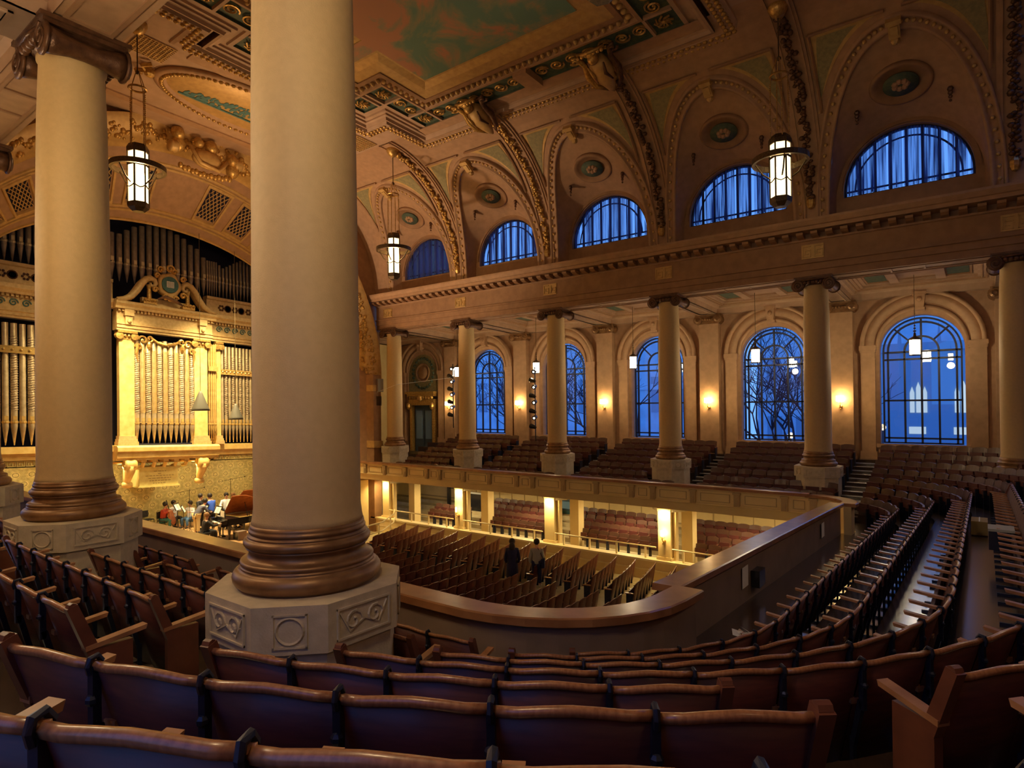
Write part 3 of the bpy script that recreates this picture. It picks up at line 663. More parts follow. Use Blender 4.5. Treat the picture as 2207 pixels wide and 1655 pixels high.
# leaf-wound roll along the front edge
m=MB(); m.loft([[FUN(PI*i/NA,t,o) for i in range(NA+1)] for t,o in ((-.12,.0),(-.12,.18),(0,.26),(.1,.2),(.12,.05),(.2,.06),(.22,.0))]); m.build('arch_roll','gold_flat',pr,True)
m=MB(); random.seed(5)
for i in range(560): m.ball(FUN(PI*(i+.5)/560,random.uniform(-.09,.10),random.uniform(.19,.27)),random.uniform(.07,.125),4)
for s,yy in ((0,YC+9.95),(1,YC-9.95)):
    for i in range(60): m.ball((XF+.15+random.uniform(-.12,.12),yy-(.1 if s==0 else -.1)+random.uniform(-.05,.05),6.1+i*.065),random.uniform(.06,.1),4)
tagit(m.build('arch_leaf_band','gold',pr,True),kind='stuff')
for t in (.32,.36,.82,.86,.97):
    m=MB(); m.loft([[FUN(PI*i/NA,t+dt,o) for i in range(NA+1)] for dt,o in ((0,0),(0,.06),(.02,.06),(.02,0))]); m.build('soffit_fillet','gold_flat',pr)
# pier shafts with ornament at floor level
for yy,s in ((YC+9.95,1),(YC-9.95,-1)):
    m=MB(); m.box(XF-.2,XF+.45,yy-.35 if s>0 else yy-.2,yy+.2 if s>0 else yy+.35,.9,9.9); m.build('arch_pier','plaster_dark',pr)
    m=MB(); m.box(XF-.1,XF+.55,yy-.42,yy+.25,5.7,6.1); m.box(XF-.1,XF+.5,yy-.4,yy+.2,8.95,9.3); m.build('pier_block','gold_flat',pr)
# lattice vents in the soffit
def vent(a0,a1):
    v=thing('soffit_vent',None,None); v.parent=pr
    f=MB(); T0,T1=.42,.76
    def pt(u,w,o): return FUN(a0+(a1-a0)*u,T0+(T1-T0)*w,o)
    for (u0,u1,w0,w1) in ((-.16,1.16,-.14,-.06),(-.16,1.16,1.06,1.14),(-.16,-.06,-.06,1.06),(1.06,1.16,-.06,1.06)):
        f.loft([[pt(u0,w0,o),pt(u1,w0,o),pt(u1,w1,o),pt(u0,w1,o)] for o in (0,.1)],True,True)
    g=MB()
    for i in range(-5,9):
        for s in (1,-1):
            p=[]
            for k in range(9):
                w=k/8; u=(i/5)+s*w*.9 if s>0 else (i/5)+.9*(1-w)
                if 0<=u<=1: p.append(pt(u,w,.05))
            if len(p)>1: g.tube(p,.022,4)
    d=MB(); d.loft([[pt(0,w/4,.015) for w in range(5)],[pt(1,w/4,.015) for w in range(5)]])
    bpy.data.objects.remove(v)
    fo=f.build('vent_frame','gold_flat',pr); g.build('vent_lattice','gold_flat',fo); d.build('vent_opening','void',fo)
for k in range(15):
    a=math.radians(10+k*11.4)
    if abs(a-PI/2)<.02: continue
    vent(a-.055,a+.055)
# crowning sculpture on the arch
ks=thing('arch_sculpture','gilded carved group of cherubs holding a scroll at the arch crown','sculpture',(-.85,-10.55,19.3))
def bm(fn,nm,mt,p): 
    m=MB(); fn(m); return m.build(nm,mt,p,True,hall=False)
bm(lambda m:(m.ball((.35,0,-.45),.55,8,(.5,1.25,.75)),m.tube([(.5,-.8,-.1),(.6,-.4,-.75),(.6,.4,-.9),(.5,.85,-.35)],.09,6)),'scroll_panel','gold_flat',ks)
for i,(y,z,r) in enumerate(((-1.25,.35,.27),(-.35,.2,.2),(.2,.15,.27),(1.2,-.15,.26))):
    bm(lambda m:(m.ball((.35,y,z),r,7),m.ball((.2,y+.05,z-.4),r*1.15,6,(1,1,1.2)),m.ball((.3,y,z+.1),r*1.06,6,(.8,1,.9))),'cherub','gold',ks)
for s in (-1,1): bm(lambda m:m.lathe([(.22,-.18),(.28,-.1),(.22,0),(.28,.1),(.22,.18)],(.3,s*1.45,-.25),10,'y'),'scroll_end','gold_flat',ks)
bm(lambda m:[m.ball((.2,-1.1+.17*i,-.95-.05*(i%2)-.12*math.sin(i*.25)),.11,5,(1,1,1.3)) for i in range(14)],'leaf_drop','gold',ks)
# stage platform, apse wall
st=thing('floor','raised wooden stage platform with red stepped front edge',None,kind='structure')
m=MB(); P=[(-7.3,-18.2)]+[(XF+2.4*math.sqrt(max(0,1-((y+10.6)/7.62)**2)),y) for y in [-18.2+.76*i for i in range(21)]]+[(-7.3,-3.0)]
m.prism(P,.95,1.58); m.build('stage_deck','stage_floor',st)
for k in range(3):
    m=MB(); m.loft([[(x+.05+.28*k,y,1.52-.2*k) for x,y in P[1:-1]],[(x+.33+.28*k,y,1.52-.2*k) for x,y in P[1:-1]],[(x+.33+.28*k,y,1.34-.2*k) for x,y in P[1:-1]]]); m.build('stage_step','red_wood',st)
m=MB(); m.add([(-7.2,-19.5,1.5),(-7.2,-1.2,1.5),(-7.2,-1.2,5.08),(-7.2,-19.5,5.08)],[(0,1,2,3)]); m.add([(-7.2,-19.5,1.5),(-5.2,-19.5,1.5),(-5.2,-19.5,5.08),(-7.2,-19.5,5.08)],[(0,1,2,3)]); m.build('stencilled_wall','stencil',pr)
m=MB(); m.box(-7.2,-5.3,-19.5,-1.2,5.02,5.1); m.build('organ_gallery_soffit','organ_gold',pr)
m=MB(); m.add([(-7.6,-21,5),(-7.6,0,5),(-7.6,0,20),(-7.6,-21,20)],[(0,1,2,3)]); m.add([(-4,-21,17.6),(-4,0,17.6),(-7.6,0,17.6),(-7.6,-21,17.6)],[(0,1,2,3)])
for y in (-19.6,-1.1): m.add([(-4,y,1),(-7.6,y,1),(-7.6,y,18),(-4,y,18)],[(0,1,2,3)])
m.build('organ_chamber','void',pr)
m=MB()   # rear wall face above the inner arch
for i in range(NA):
    a,b=RA(PI*i/NA),RA(PI*(i+1)/NA); m.add([a,b,(XR-.02,b[1],21),(XR-.02,a[1],21)],[(0,1,2,3)])
m.build('inner_wall_face','plaster',pr)
# ------------------------------------------------ organ
og=thing('pipe_organ','monumental gilded pipe organ case filling the apse above the musicians','organ',(-5.2,-10.5,5.0))
def OB(mb,nm,mt,p=None,sm=False): return mb.build(nm,mt,p or og,sm)
XP=-4.95
def sweepy(mb,prof,y0,y1,cap=True): mb.loft([[(x,y,z) for x,z in prof] for y in (y0,y1)],True,cap)
# base ledge
for ya,yb in ((-19.2,-12.7),(-8.1,-1.4)):
    m=MB(); sweepy(m,[(-5.6,5.02),(-5.3,5.02),(-5.3,5.32),(-5.22,5.34),(-5.22,5.6),(-5.12,5.62),(-5.12,5.9),(-5.6,5.9)],ya,yb); OB(m,'side_ledge','organ_gold')
m=MB(); sweepy(m,[(-5.6,5.2),(-4.75,5.2),(-4.75,5.3),(-4.68,5.34),(-4.68,5.6),(-4.6,5.64),(-4.6,5.82),(-4.7,5.9),(-5.6,5.9)],-12.75,-7.95); OB(m,'centre_ledge','organ_gold')
gk=None
def keyunit():
    k=MB()
    for a,b,c,d in ((0,.26,.20,.23),(.0,.03,.0,.23),(0,.20,.0,.03),(.17,.20,.0,.15),(.07,.20,.12,.15),(.07,.10,.06,.15),(.26,.29,0,.23),(.2,.29,0,.03)): k.box(0,.03,a,b,c,d)
    return k.build('greek_key','ink',og,hall=False)
for y in [-18.9+.32*i for i in range(19)]+[-8.0+.32*i for i in range(20)]:
    lo=Vector((-5.29,y,HZ(y,5.06)))-og.location
    if gk is None: gk=keyunit(); gk.location=lo
    else: copy1(gk,og,lo)
# pilasters and capitals
def pil(y0,y1,x=XP,z1=10.9,cap=True):
    m=MB(); m.box(x-.3,x,y0,y1,6.35,z1); o=OB(m,'pilaster','organ_gold')
    b=MB(); b.box(x-.3,x+.14,y0-.12,y1+.12,5.9,6.08); b.box(x-.3,x+.10,y0-.09,y1+.09,6.08,6.2); b.box(x-.3,x+.06,y0-.05,y1+.05,6.2,6.35); OB(b,'pilaster_base','organ_trim',o)
    if cap:
        c=MB(); c.box(x-.3,x+.16,y0-.1,y1+.1,z1+.3,z1+.4); c.box(x-.3,x+.02,y0,y1,z1,z1+.3)
        for s,yy in ((-1,y0),(1,y1)): c.lathe([(.001,x+.14),(.17,x+.12),(.17,x+.06),(.1,x+.1),(.17,x-.1)],(0,yy,z1+.16),12,'x')
        for i in range(4): c.ball((x+.06,y0+(y1-y0)*(i+.5)/4,z1+.18),.07,4)
        OB(c,'ionic_capital','gold',o)
pil(-12.54,-11.89); pil(-9.08,-8.41); pil(-7.83,-7.6,-5.15)
pil(-13.5,-13.25,-5.15)
# entablatures
def ent(y0,y1,x,z0,hc):
    m=MB(); sweepy(m,[(x-.5,z0),(x,z0),(x,z0+.1),(x+.05,z0+.12),(x+.05,z0+.24),(x+.1,z0+.28),(x,z0+.32),(x,z0+.88),(x-.5,z0+.88)],y0,y1); o=OB(m,'entablature','organ_trim')
    m=MB(); sweepy(m,[(x-.5,z0+1.0),(x+.22,z0+1.0),(x+.24,z0+1.1),(x+.34,z0+1.22),(x+.34,z0+hc),(x-.5,z0+hc)],y0-.12,y1+.12); OB(m,'cornice','organ_trim',o)
    m=MB(); k=int((y1-y0)/.16)
    for i in range(k): y=y0+(i+.5)*(y1-y0)/k; m.box(x,x+.13,y-.045,y+.045,z0+.88,z0+1.0)
    m.box(x-.4,x,y0,y1,z0+.88,z0+1.0)
    OB(m,'dentil_row','organ_trim',o); return o
e1=ent(-12.68,-8.2,-4.82,11.31,1.34); e2=ent(-19.3,-12.9,-5.15,11.33,1.4); e3=ent(-8.1,-1.4,-5.15,11.33,1.4)
for y in (-12.2,-8.75):
    m=MB(); m.box(-4.82,-4.62,y-.2,y+.2,12.0,12.3); m.box(-4.82,-4.68,y-.15,y+.15,11.6,12.0); m.ball((-4.66,y,11.75),.1,5); OB(m,'frieze_bracket','organ_trim',e1)
for e,(y0,y1) in ((e2,(-18.9,-13.1)),(e3,(-7.9,-1.8))):
    m=MB(); k=int((y1-y0)/.42)
    for i in range(k):
        y=y0+(i+.5)*(y1-y0)/k; pts=[(-5.12,y+.17*(1-j/20)*cos(j*.55),11.98+.17*(1-j/20)*sin(j*.55)) for j in range(18)]; m.tube(pts,.026,4)
    OB(m,'scroll_frieze','teal',e)
    m=MB(); sweepy(m,[(-5.6,12.8),(-5.2,12.8),(-5.2,13.5),(-5.12,13.55),(-5.12,13.68),(-5.6,13.68)],y0-.4,y1+.4); OB(m,'attic_band','organ_trim',e)
    m=MB(); k=int((y1-y0)/.75)
    for i in range(k):
        y=y0+(i+.5)*(y1-y0)/k
        for j in range(6): a=PI*j/3; m.ball((-5.18,y+.12*cos(a),13.15+.12*sin(a)),.06,4)
        m.lathe([(.14,-5.2),(.17,-5.16),(.2,-5.2)],(0,y+.37,13.15),12,'x')
    OB(m,'rosette_row','dark_bronze',e)
# broken pediment with crest
def pscroll(s):
    m=MB(); prof=[]; pts=[(s*2.3,12.68),(s*2.0,12.74),(s*1.7,12.92),(s*1.45,13.25),(s*1.25,13.6),(s*1.05,13.85),(s*.85,13.93),(s*.68,13.86),(s*.62,13.7),(s*.70,13.56),(s*.84,13.58),(s*.86,13.70)]
    m.tube([(-4.55,-10.45+y,z) for y,z in pts],[.10,.13,.15,.16,.16,.15,.14,.12,.11,.09,.08,.05],8)
    m.tube([(-4.8,-10.45+y,z-.04) for y,z in pts[:8]],[.10,.13,.15,.16,.16,.15,.14,.12],8); OB(m,'pediment_scroll','organ_trim',None,True)
    m=MB(); m.lathe([(.14,12.9),(.1,13.0),(.09,13.4),(.13,13.6)],(-4.6,-10.45+s*.9,0),10); m.box(-4.8,-4.45,-10.45+s*.9-.3,-10.45+s*.9+.3,12.66,12.8)
    for i in range(4): m.ball((-4.45,-10.45+s*(.7+.14*i),12.85),.09,4)
    OB(m,'pediment_console','gold')
pscroll(-1); pscroll(1)
m=MB(); m.box(-5.0,-4.75,-11.6,-9.3,12.65,13.0); OB(m,'pediment_block','organ_trim')
cr=MB(); rows=[]
for r,x in ((.62,-4.7),(.62,-4.5),(.52,-4.42),(.42,-4.48)): rows.append([(x,-10.45+r*(1+.06*cos(5*2*PI*i/40))*cos(2*PI*i/40)*.88,13.72+r*(1+.06*cos(5*2*PI*i/40))*sin(2*PI*i/40)) for i in range(40)])
cr.loft(rows,True,True); co_=OB(cr,'crest_frame','gold_flat',None,True)
c=MB(); c.lathe([(.001,-4.42),(.39,-4.42),(.39,-4.5)],(0,-10.45,13.75),28,'x'); OB(c,'crest_disc','teal',co_)
c=MB(); c.box(-4.42,-4.40,-10.62,-10.28,13.6,13.9); OB(c,'open_book','paper',co_)
c=MB(); c.box(-4.40,-4.393,-10.455,-10.445,13.6,13.9)
for k in range(4):
    c.box(-4.40,-4.392,-10.6,-10.48,13.64+.065*k,13.655+.065*k); c.box(-4.40,-4.392,-10.42,-10.30,13.64+.065*k,13.655+.065*k)
OB(c,'book_lines','frame_dark',co_)
c=MB()
for y,z,r in ((-.45,14.4,.16),(0,14.52,.2),(.2,14.4,.14),(-.6,14.1,.12),(.62,14.1,.14),(-.68,13.4,.13),(.62,13.3,.15),(-.2,13.1,.16),(.25,13.1,.14),(0,13.05,.14)):
    c=MB(); pts=[(-4.45,-10.45+y+r*(1-j/16)*cos(j*.6),z+r*(1-j/16)*sin(j*.6)) for j in range(14)]; c.tube(pts,.06,5)
    OB(c,'crest_scroll','gold',co_)
c=MB(); c.tube([(-4.5,-11.0,12.95),(-4.42,-10.7,13.12),(-4.42,-10.2,12.98),(-4.5,-9.8,12.8)],[.05,.1,.1,.04],6); OB(c,'crest_ribbon','dark_bronze',co_)
# pipes (protos then copies)
def pipeproto(r,zt,style,zb=5.98,zm=6.95,nm='pipe'):
    m=MB(); m.lathe([(.018,zb),(r,zm-.18),(r,zm),(r,zt),(r*.9,zt+.02)],(0,0,0),12)
    mats=[style]
    o=m.build(nm,style,og,True,hall=False)
    return o
def putpipe(src,x,y,first=[None]):
    lo=Vector((x,y,HZ(y,0)))-og.location
    c=copy1(src,og,lo)
    for ch in src.children: copy1(ch,c)
    return c
def mk(r,zt,style,spiral=False,reed=False,zb=5.98,zm=6.95):
    o=pipeproto(r,zt,style,zb,zm); o.location=(0,0,-100)
    if zm is not None:
        k=MB(); k.lathe([(r+.012,zm-.05),(r+.02,zm),(r+.012,zm+.05)],(0,0,0),10); k.box(r*.75,r+.01,-r*.55,r*.55,zm+.06,zm+.26); k.build('pipe_mouth','pipe_gold' if style!='pipe_dull' else 'pipe_metal',o,hall=False)
    if spiral:
        k=MB()
        for h in (0,PI): k.tube([((r+.004)*cos(a_+h),(r+.004)*sin(a_+h),zm+.5+a_*.032) for a_ in [j*.5 for j in range(int((zt-zm-1.0)/.032/.5))]],.018,4)
        k.build('spiral_binding','pipe_dull',o,hall=False)
    if reed:
        k=MB()
        for j in range(5): a_=-1+.5*j; k.box((r+.0)*cos(a_)-.01,(r+.012)*cos(a_)+.0,r*sin(a_)-.012,r*sin(a_)+.012,zm+.5,zt-.5)
        k.build('reeding','pipe_gold',o,hall=False)
    return o
ps=mk(.125,10.95,'pipe_metal',spiral=True); pr_=mk(.115,11.0,'pipe_metal',reed=True)
YP=[-11.76,-11.50,-11.24,-10.98,-10.72,-10.46,-10.20,-9.94,-9.68,-9.42,-9.17]
for i,y in enumerate(YP): putpipe(ps if i%2==0 else pr_,-5.08,y)
sp=mk(.075,11.1,'pipe_metal'); ss=mk(.085,11.1,'pipe_metal',spiral=True)
for i in range(30):
    y=-7.45+.2*i
    if y<-1.6: putpipe(ss if i%2 else sp,-5.3,y)
sl=mk(.12,11.1,'pipe_metal'); sls=mk(.125,11.1,'pipe_metal',spiral=True)
for i in range(19):
    y=-13.75-.295*i
    if y>-19: putpipe(sls if i%2 else sl,-5.3,y)
sm_=mk(.05,11.1,'pipe_gold')
for y in (-8.28,-8.16,-8.05,-7.95): putpipe(sm_,-5.05,y)
m=MB(); m.box(-5.2,-5.12,-7.6,-1.5,9.6,9.68); m.box(-5.2,-5.12,-7.6,-1.5,9.8,9.88); m.box(-5.2,-5.15,-7.6,-1.5,9.6,9.88); m.box(-4.96,-4.9,-8.36,-7.85,9.72,9.98)
m.box(-5.2,-5.12,-19,-13.5,9.85,10.15)
for i in range(28): m.ball((-5.12,-7.5+.21*i,9.74),.05,4)
for i in range(18): m.ball((-5.12,-18.9+.3*i,10.0),.06,4)
OB(m,'pipe_band','pipe_gold')
m=MB(); m.box(-5.45,-5.0,-11.9,-9.05,5.9,5.98); m.box(-5.02,-4.98,-11.89,-9.08,6.93,6.97); OB(m,'pipe_rack','frame_dark')
# carved pipe shade
m=MB(); random.seed(9)
for s in (-1,1):
    for (y,z,r,f) in ((1.05,10.95,.22,1),(.75,11.05,.2,-1),(1.25,10.6,.17,1)):
        pts=[(-4.93,-10.45+s*(y+r*(1-j/18)*cos(j*.5*f)),z+r*(1-j/18)*sin(j*.5*f)) for j in range(16)]; m.tube(pts,.05,5)
    m.tube([(-4.93,-10.45+s*1.3,10.7),(-4.93,-10.45+s*1.36,10.3),(-4.93,-10.45+s*1.3,9.9)],[.1,.07,.02],5)
    m.tube([(-4.93,-10.45+s*.7,11.1),(-4.9,-10.45+s*.4,10.9),(-4.88,-10.45,10.82)],.06,5)
    m.ball((-4.93,-10.45+s*.78,10.72),.11,5,(1,1,2))
OB(m,'pipe_shade','gold')
# upper pipes
TOPS=[(-19.5,13.9),(-17.2,14.6),(-16.45,15.06),(-15.5,15.9),(-14.5,16.1),(-12.43,15.94),(-11.77,16.31),(-11.09,16.74),(-10.38,16.98),(-9.73,16.73),(-9.15,16.47),(-8.38,15.99),(-8.1,15.6),(-7.57,15.64),(-7.3,15.33),(-6.54,15.77),(-6.05,16.15),(-5.35,15.64),(-1,14)]
def topz(y):
    for (a,b),(c,d) in zip(TOPS,TOPS[1:]):
        if a<=y<=c: return b+(d-b)*(y-a)/(c-a)
    return 14
up={}
def upper(y,r,x):
    zt=round(topz(y)*8)/8; k=(r,zt)
    if k not in up: up[k]=mk(r,zt,'pipe_dull',zb=13.75,zm=14.62)
    putpipe(up[k],x,y)
y=-12.9
while y<-8.1: upper(y,.125,-5.7); y+=.335
for i in range(5): upper(-8.05+.12*i,.05,-5.6)
y=-7.4
while y<-2: upper(y,.07,-5.6); y+=.2
y=-18.6
while y<-13.1: upper(y,.105,-5.6); y+=.28
for o in list(up.values())+[ps,pr_,sp,ss,sl,sls,sm_]:
    for ch in list(o.children): bpy.data.objects.remove(ch)
    bpy.data.objects.remove(o)
m=MB(); m.box(-5.7,-5.4,-19,-12.9,13.66,13.76); m.box(-5.7,-5.4,-8.2,-1.5,13.66,13.76); m.box(-5.62,-5.56,-19,-12.6,14.6,14.66); m.box(-5.62,-5.56,-8.2,-1.6,14.6,14.66); OB(m,'upper_pipe_rack','frame_dark')
# consoles and tablet below the centre bay
for y in (-12.15,-8.75):
    m=MB(); m.tube([(-5.3,y,4.0),(-5.15,y,4.3),(-4.95,y,4.65),(-4.85,y,5.0)],[.12,.17,.24,.28],10); m.lathe([(.24,-.25),(.28,-.15),(.24,0),(.28,.15),(.24,.25)],(-4.85,y,4.98),12,'y'); m.lathe([(.13,-.2),(.16,0),(.13,.2)],(-5.2,y,4.02),10,'y'); OB(m,'console','organ_gold',None,True)
for i in range(5):
    y=-11.55+.5*i; m=MB(); m.box(-5.3,-4.8,y-.12,y+.12,5.1,5.2); m.tube([(-4.85,y,5.1),(-5.0,y,4.9),(-5.3,y,4.85)],.09,6); OB(m,'ledge_bracket','organ_gold')
m=MB(); m.box(-7.1,-5.1,-11.65,-9.85,3.9,4.78); m.box(-5.7,-5.02,-11.75,-9.75,4.74,4.84); m.box(-5.7,-5.05,-11.72,-9.8,3.85,3.92); o=OB(m,'inscription_tablet','plaque')
m=MB()
random.seed(2)
for k,(w,z) in enumerate(((.5,4.62),(.12,4.5),(1.25,4.40),(1.0,4.28),(.9,4.16),(.6,4.04))):
    y=-10.75-w/2
    while y<-10.75+w/2: l=random.uniform(.06,.16); m.box(-5.1,-5.095,y,y+l,z-.02,z+.02); y+=l+.04
OB(m,'engraved_lines','ink',o)
# ================================================================ columns
def column_proto():
    t=thing('column','x','column',(0,0,4.0))
    Z=1.80
    m=MB(); m.lathe([(.475,Z+.50),(.462,Z+.56),(.450,Z+.66),(.450,Z+2.2),(.442,Z+4.0),(.42,Z+5.6),(.395,Z+6.36),(.42,Z+6.40),(.42,Z+6.45),(.395,Z+6.47),(.40,Z+6.55)],n=40); m.build('shaft','stone',t,True,hall=False)
    m=MB(); pr=[(.58,Z)]
    pr+=[(.545+.078*cos(a),Z+.082+.078*sin(a)) for a in [(-1.4+.35*i) for i in range(9)]]
    pr+=[(.56,Z+.165),(.56,Z+.18)]+[(.535+.025*cos(a),Z+.205+.025*sin(a)) for a in (-1.2,-.5,.2,.9,1.4)]
    pr+=[(.515,Z+.235),(.495,Z+.255),(.485,Z+.285),(.495,Z+.31),(.515,Z+.325)]
    pr+=[(.485+.048*cos(a),Z+.370+.043*sin(a)) for a in [(-1.4+.4*i) for i in range(8)]]
    pr+=[(.50,Z+.418),(.50,Z+.428),(.478,Z+.435)]+[(.470+.022*cos(a),Z+.462+.022*sin(a)) for a in (-1.2,-.6,0,.6,1.2)]+[(.48,Z+.49),(.475,Z+.52)]
    m.lathe(pr,n=48); m.build('base_moulding','bronze',t,True,hall=False)
    h,c=.745,.40; P=[(-h,-h+c),(-h+c,-h),(h-c,-h),(h,-h+c),(h,h-c),(h-c,h),(-h+c,h),(-h,h-c)]
    m=MB(); m.prism(P,Z-.37,Z); k=.93; m.prism([(x*k,y*k) for x,y in P],-.3,Z-.37); pl=m.build('plinth','plinth_stone',t,hall=False)
    # carved panels on the eight faces
    m=MB()
    for i in range(8):
        a=Vector((*P[i],0)); b=Vector((*P[(i+1)%8],0)); L=(b-a).length; d=(b-a).normalized(); nn=Vector((d.y,-d.x,0))
        def q(u,z,o): v=a+d*u+nn*o; return (v.x,v.y,Z+z)
        u0,u1=(.08,L-.08) if L>.6 else (L/2-.13,L/2+.13); z0,z1=(-.31,-.06) if L>.6 else (-.32,-.06)
        for (ua,ub,za,zb) in ((u0,u1,z1-.015,z1),(u0,u1,z0,z0+.015),(u0,u0+.015,z0,z1),(u1-.015,u1,z0,z1)):
            m.loft([[q(ua,za,o),q(ub,za,o),q(ub,zb,o),q(ua,zb,o)] for o in (-.002,.014)],True,True)
        if L>.6:
            for s in (.3,.7):
                cu=u0+(u1-u0)*s; m.tube([q(cu+.09*(1-j/16)*cos(j*.6),(z0+z1)/2+.09*(1-j/16)*sin(j*.6),.004) for j in range(14)],.012,4)
            m.tube([q(u0+.03,z1-.04,.004),q(u0+.12,z0+.05,.004),q((u0+u1)/2,z0+.12,.004),q(u1-.12,z0+.05,.004),q(u1-.03,z1-.04,.004)],.010,4)
        else:
            m.tube([q((u0+u1)/2+.10*cos(2*PI*j/20),(z0+z1)/2+.10*sin(2*PI*j/20),.003) for j in range(20)],.013,4,True)
    m.build('carved_relief','plinth_stone',pl,hall=False)
    # ionic capital
    T=Z+6.42
    m=MB(); m.box(-.62,.62,-.55,.55,T+.28,T+.34); m.box(-.58,.58,-.51,.51,T+.22,T+.28); m.lathe([(.40,T+.02),(.47,T+.08),(.49,T+.14),(.47,T+.22)],n=24)
    m.box(-.5,.5,-.46,.46,T+.14,T+.23)
    cp=m.build('capital','dark_bronze',t,hall=False)
    m=MB()
    for sx in (-1,1): m.lathe([(.19,-.46),(.17,-.36),(.13,-.18),(.12,0),(.13,.18),(.17,.36),(.19,.46)],(sx*.50,0,T+.03),14,'y')
    m.build('bolster','dark_bronze',cp,True,hall=False)
    for sy in (-1,1):
        m=MB()
        for sx in (-1,1):
            m.lathe([(.001,sy*.47),(.225,sy*.47),(.225,sy*.50),(.18,sy*.52),(.001,sy*.50)],(sx*.50,0,T+.03),18,'y')
            m.tube([(sx*.50+sx*.19*(1-j/26)*cos(j*.55+1.6),sy*.525,T+.03+.19*(1-j/26)*sin(j*.55+1.6)) for j in range(24)],.022,4)
        for i in range(5): m.ball((-.26+.13*i,sy*.49,T+.12),.075,5)
        m.tube([(-.36,sy*.5,T+.2),(0,sy*.53,T+.22),(.36,sy*.5,T+.2)],.035,5)
        m.build('volute_face','dark_bronze',cp,True,hall=False)
    return t
cpz=column_proto(); cols=[]
LABN=['nearest the camera, in front of the audience hall view','left one with its full capital in view','cut by the left edge of the photo']
for i,x in enumerate((4*B,3*B,2*B)):
    c=cpz if i==0 else copytree(cpz); y=-21.15; c.location=(x,y,HZ(y,4.0)-.03)
    c['label']='tall stone column with bronze base in the near gallery, '+LABN[i]; c['group']='columns of the near gallery'
FL=['beside the platform arch','second from the platform','third from the platform','fourth from the platform','fifth from the platform','at the right edge of the photo']
for n in range(6):
    c=copytree(cpz); c.location=(n*B,0,4.03); c['label']='cream stone column of the far gallery, '+FL[n]; c['group']='columns of the far gallery'
# ================================================================ terraces (U shape round the hall)
C1=(22.3,-16.8); C2=(22.3,-4.25); XS=-1.0
def RK(k): return 2.8+.82*k
def U(R,s):              # s in 0..5 : near straight, corner, rear, corner, far straight
    if s<=1: return (XS+(C1[0]-XS)*s,C1[1]-R,0,1)
    if s<=2: a=-PI/2+(s-1)*PI/2; return (C1[0]+R*cos(a),C1[1]+R*sin(a),-cos(a),-sin(a))
    if s<=3: return (C1[0]+R,C1[1]+(C2[1]-C1[1])*(s-2),-1,0)
    if s<=4: a=(s-3)*PI/2; return (C2[0]+R*cos(a),C2[1]+R*sin(a),-cos(a),-sin(a))
    return (C2[0]+(XS-C2[0])*(s-4),C2[1]+R,0,-1)
def lerp(tab,s):
    for (a,b),(c,d) in zip(tab,tab[1:]):
        if a<=s<=c: return b+(d-b)*(s-a)/(c-a)
    return tab[-1][1]
def RISE(s): return lerp([(0,.25),(1,.255),(1.5,.265),(2,.29),(3,.29),(4,.25),(5,.25)],s)
def BASE(s): return lerp([(0,4.95),(3,4.95),(4,5.05),(5,5.05)],s)
def ZTOP(k,s): return BASE(s)+RISE(s)*k
SS=[0,.25,.5,.75,1]+[1+.0625*i for i in range(1,17)]+[2.25,2.5,2.75,3]+[3+.0625*i for i in range(1,17)]+[4.25,4.5,4.75,5]
tf=thing('floor','stepped dark wooden floor of the gallery',None,kind='structure')
def urow(R,zf): return [(U(R,s)[0],U(R,s)[1],zf(s)) for s in SS]
for k in range(-1,8):
    zf=(lambda k:(lambda s: ZTOP(max(k,0),s)-.86))(k)
    R0=1.9 if k==-1 else (1.9 if k==0 else RK(k-1)+.14); R1=RK(k)+.14 if k<7 else 9.9
    if k==-1: continue
    m=MB()
    if k==0: rf=lambda s: lerp([(0,2.0),(1.9,1.9),(2,1.42),(3,1.42),(3.2,1.9),(5,2.0)],s); rows=[[(U(rf(s),s)[0],U(rf(s),s)[1],zf(s)) for s in SS],urow(R1,zf)]
    else: rows=[urow(R0,zf),urow(R0+(R1-R0)*.5,zf),urow(R1,zf)]
    if k>0: rows=[urow(R0,(lambda k:(lambda s: ZTOP(k-1,s)-.86))(k))]+rows
    m.loft(rows); m.build('terrace_step','dark_floor',tf)
m=MB(); m.box(XS-4,XS+2.6,-.6,5.2,3.9,4.6); m.box(XS-4,XS+1,3.5,5.2,4.6,5.2); m.build('platform_side_floor','dark_floor',tf)
# ---- aisle steps
def stairs(x0,x1,lab,ks=range(0,7),mirror=False):
    t=thing('stair_flight',lab,'stairs',((x0+x1)/2,-1.4,4.2),group='gallery aisle stairs')
    for k in ks:
        for h in (0,1):
            zt=5.05+.25*k-.86+.125*h+.02; y1=C2[1]+RK(k)+.14-(.40 if h==0 else .0); y0=y1-.42
            if h==0 and k==0: continue
            m=MB(); m.box(x0,x1,y0,y1+.05,zt-.15,zt+.0) ; o=m.build('step','dark_floor',t)
            m=MB(); m.box(x0,x1,y0-.04,y0+.05,zt-.03,zt+.012); m.build('step_nosing','chrome' if x0>23 else 'grey_metal',o)
    return t
AL=[('first aisle',0),('second aisle',1),('third aisle',2),('fourth aisle',3)]
for lab,n in AL: stairs(n*B+.8,n*B+1.5,'dark aisle steps rising to the far wall, %s counted from the platform'%lab)
stairs(23.12,23.92,'broad aisle steps with shining nosings right of the fifth far column')
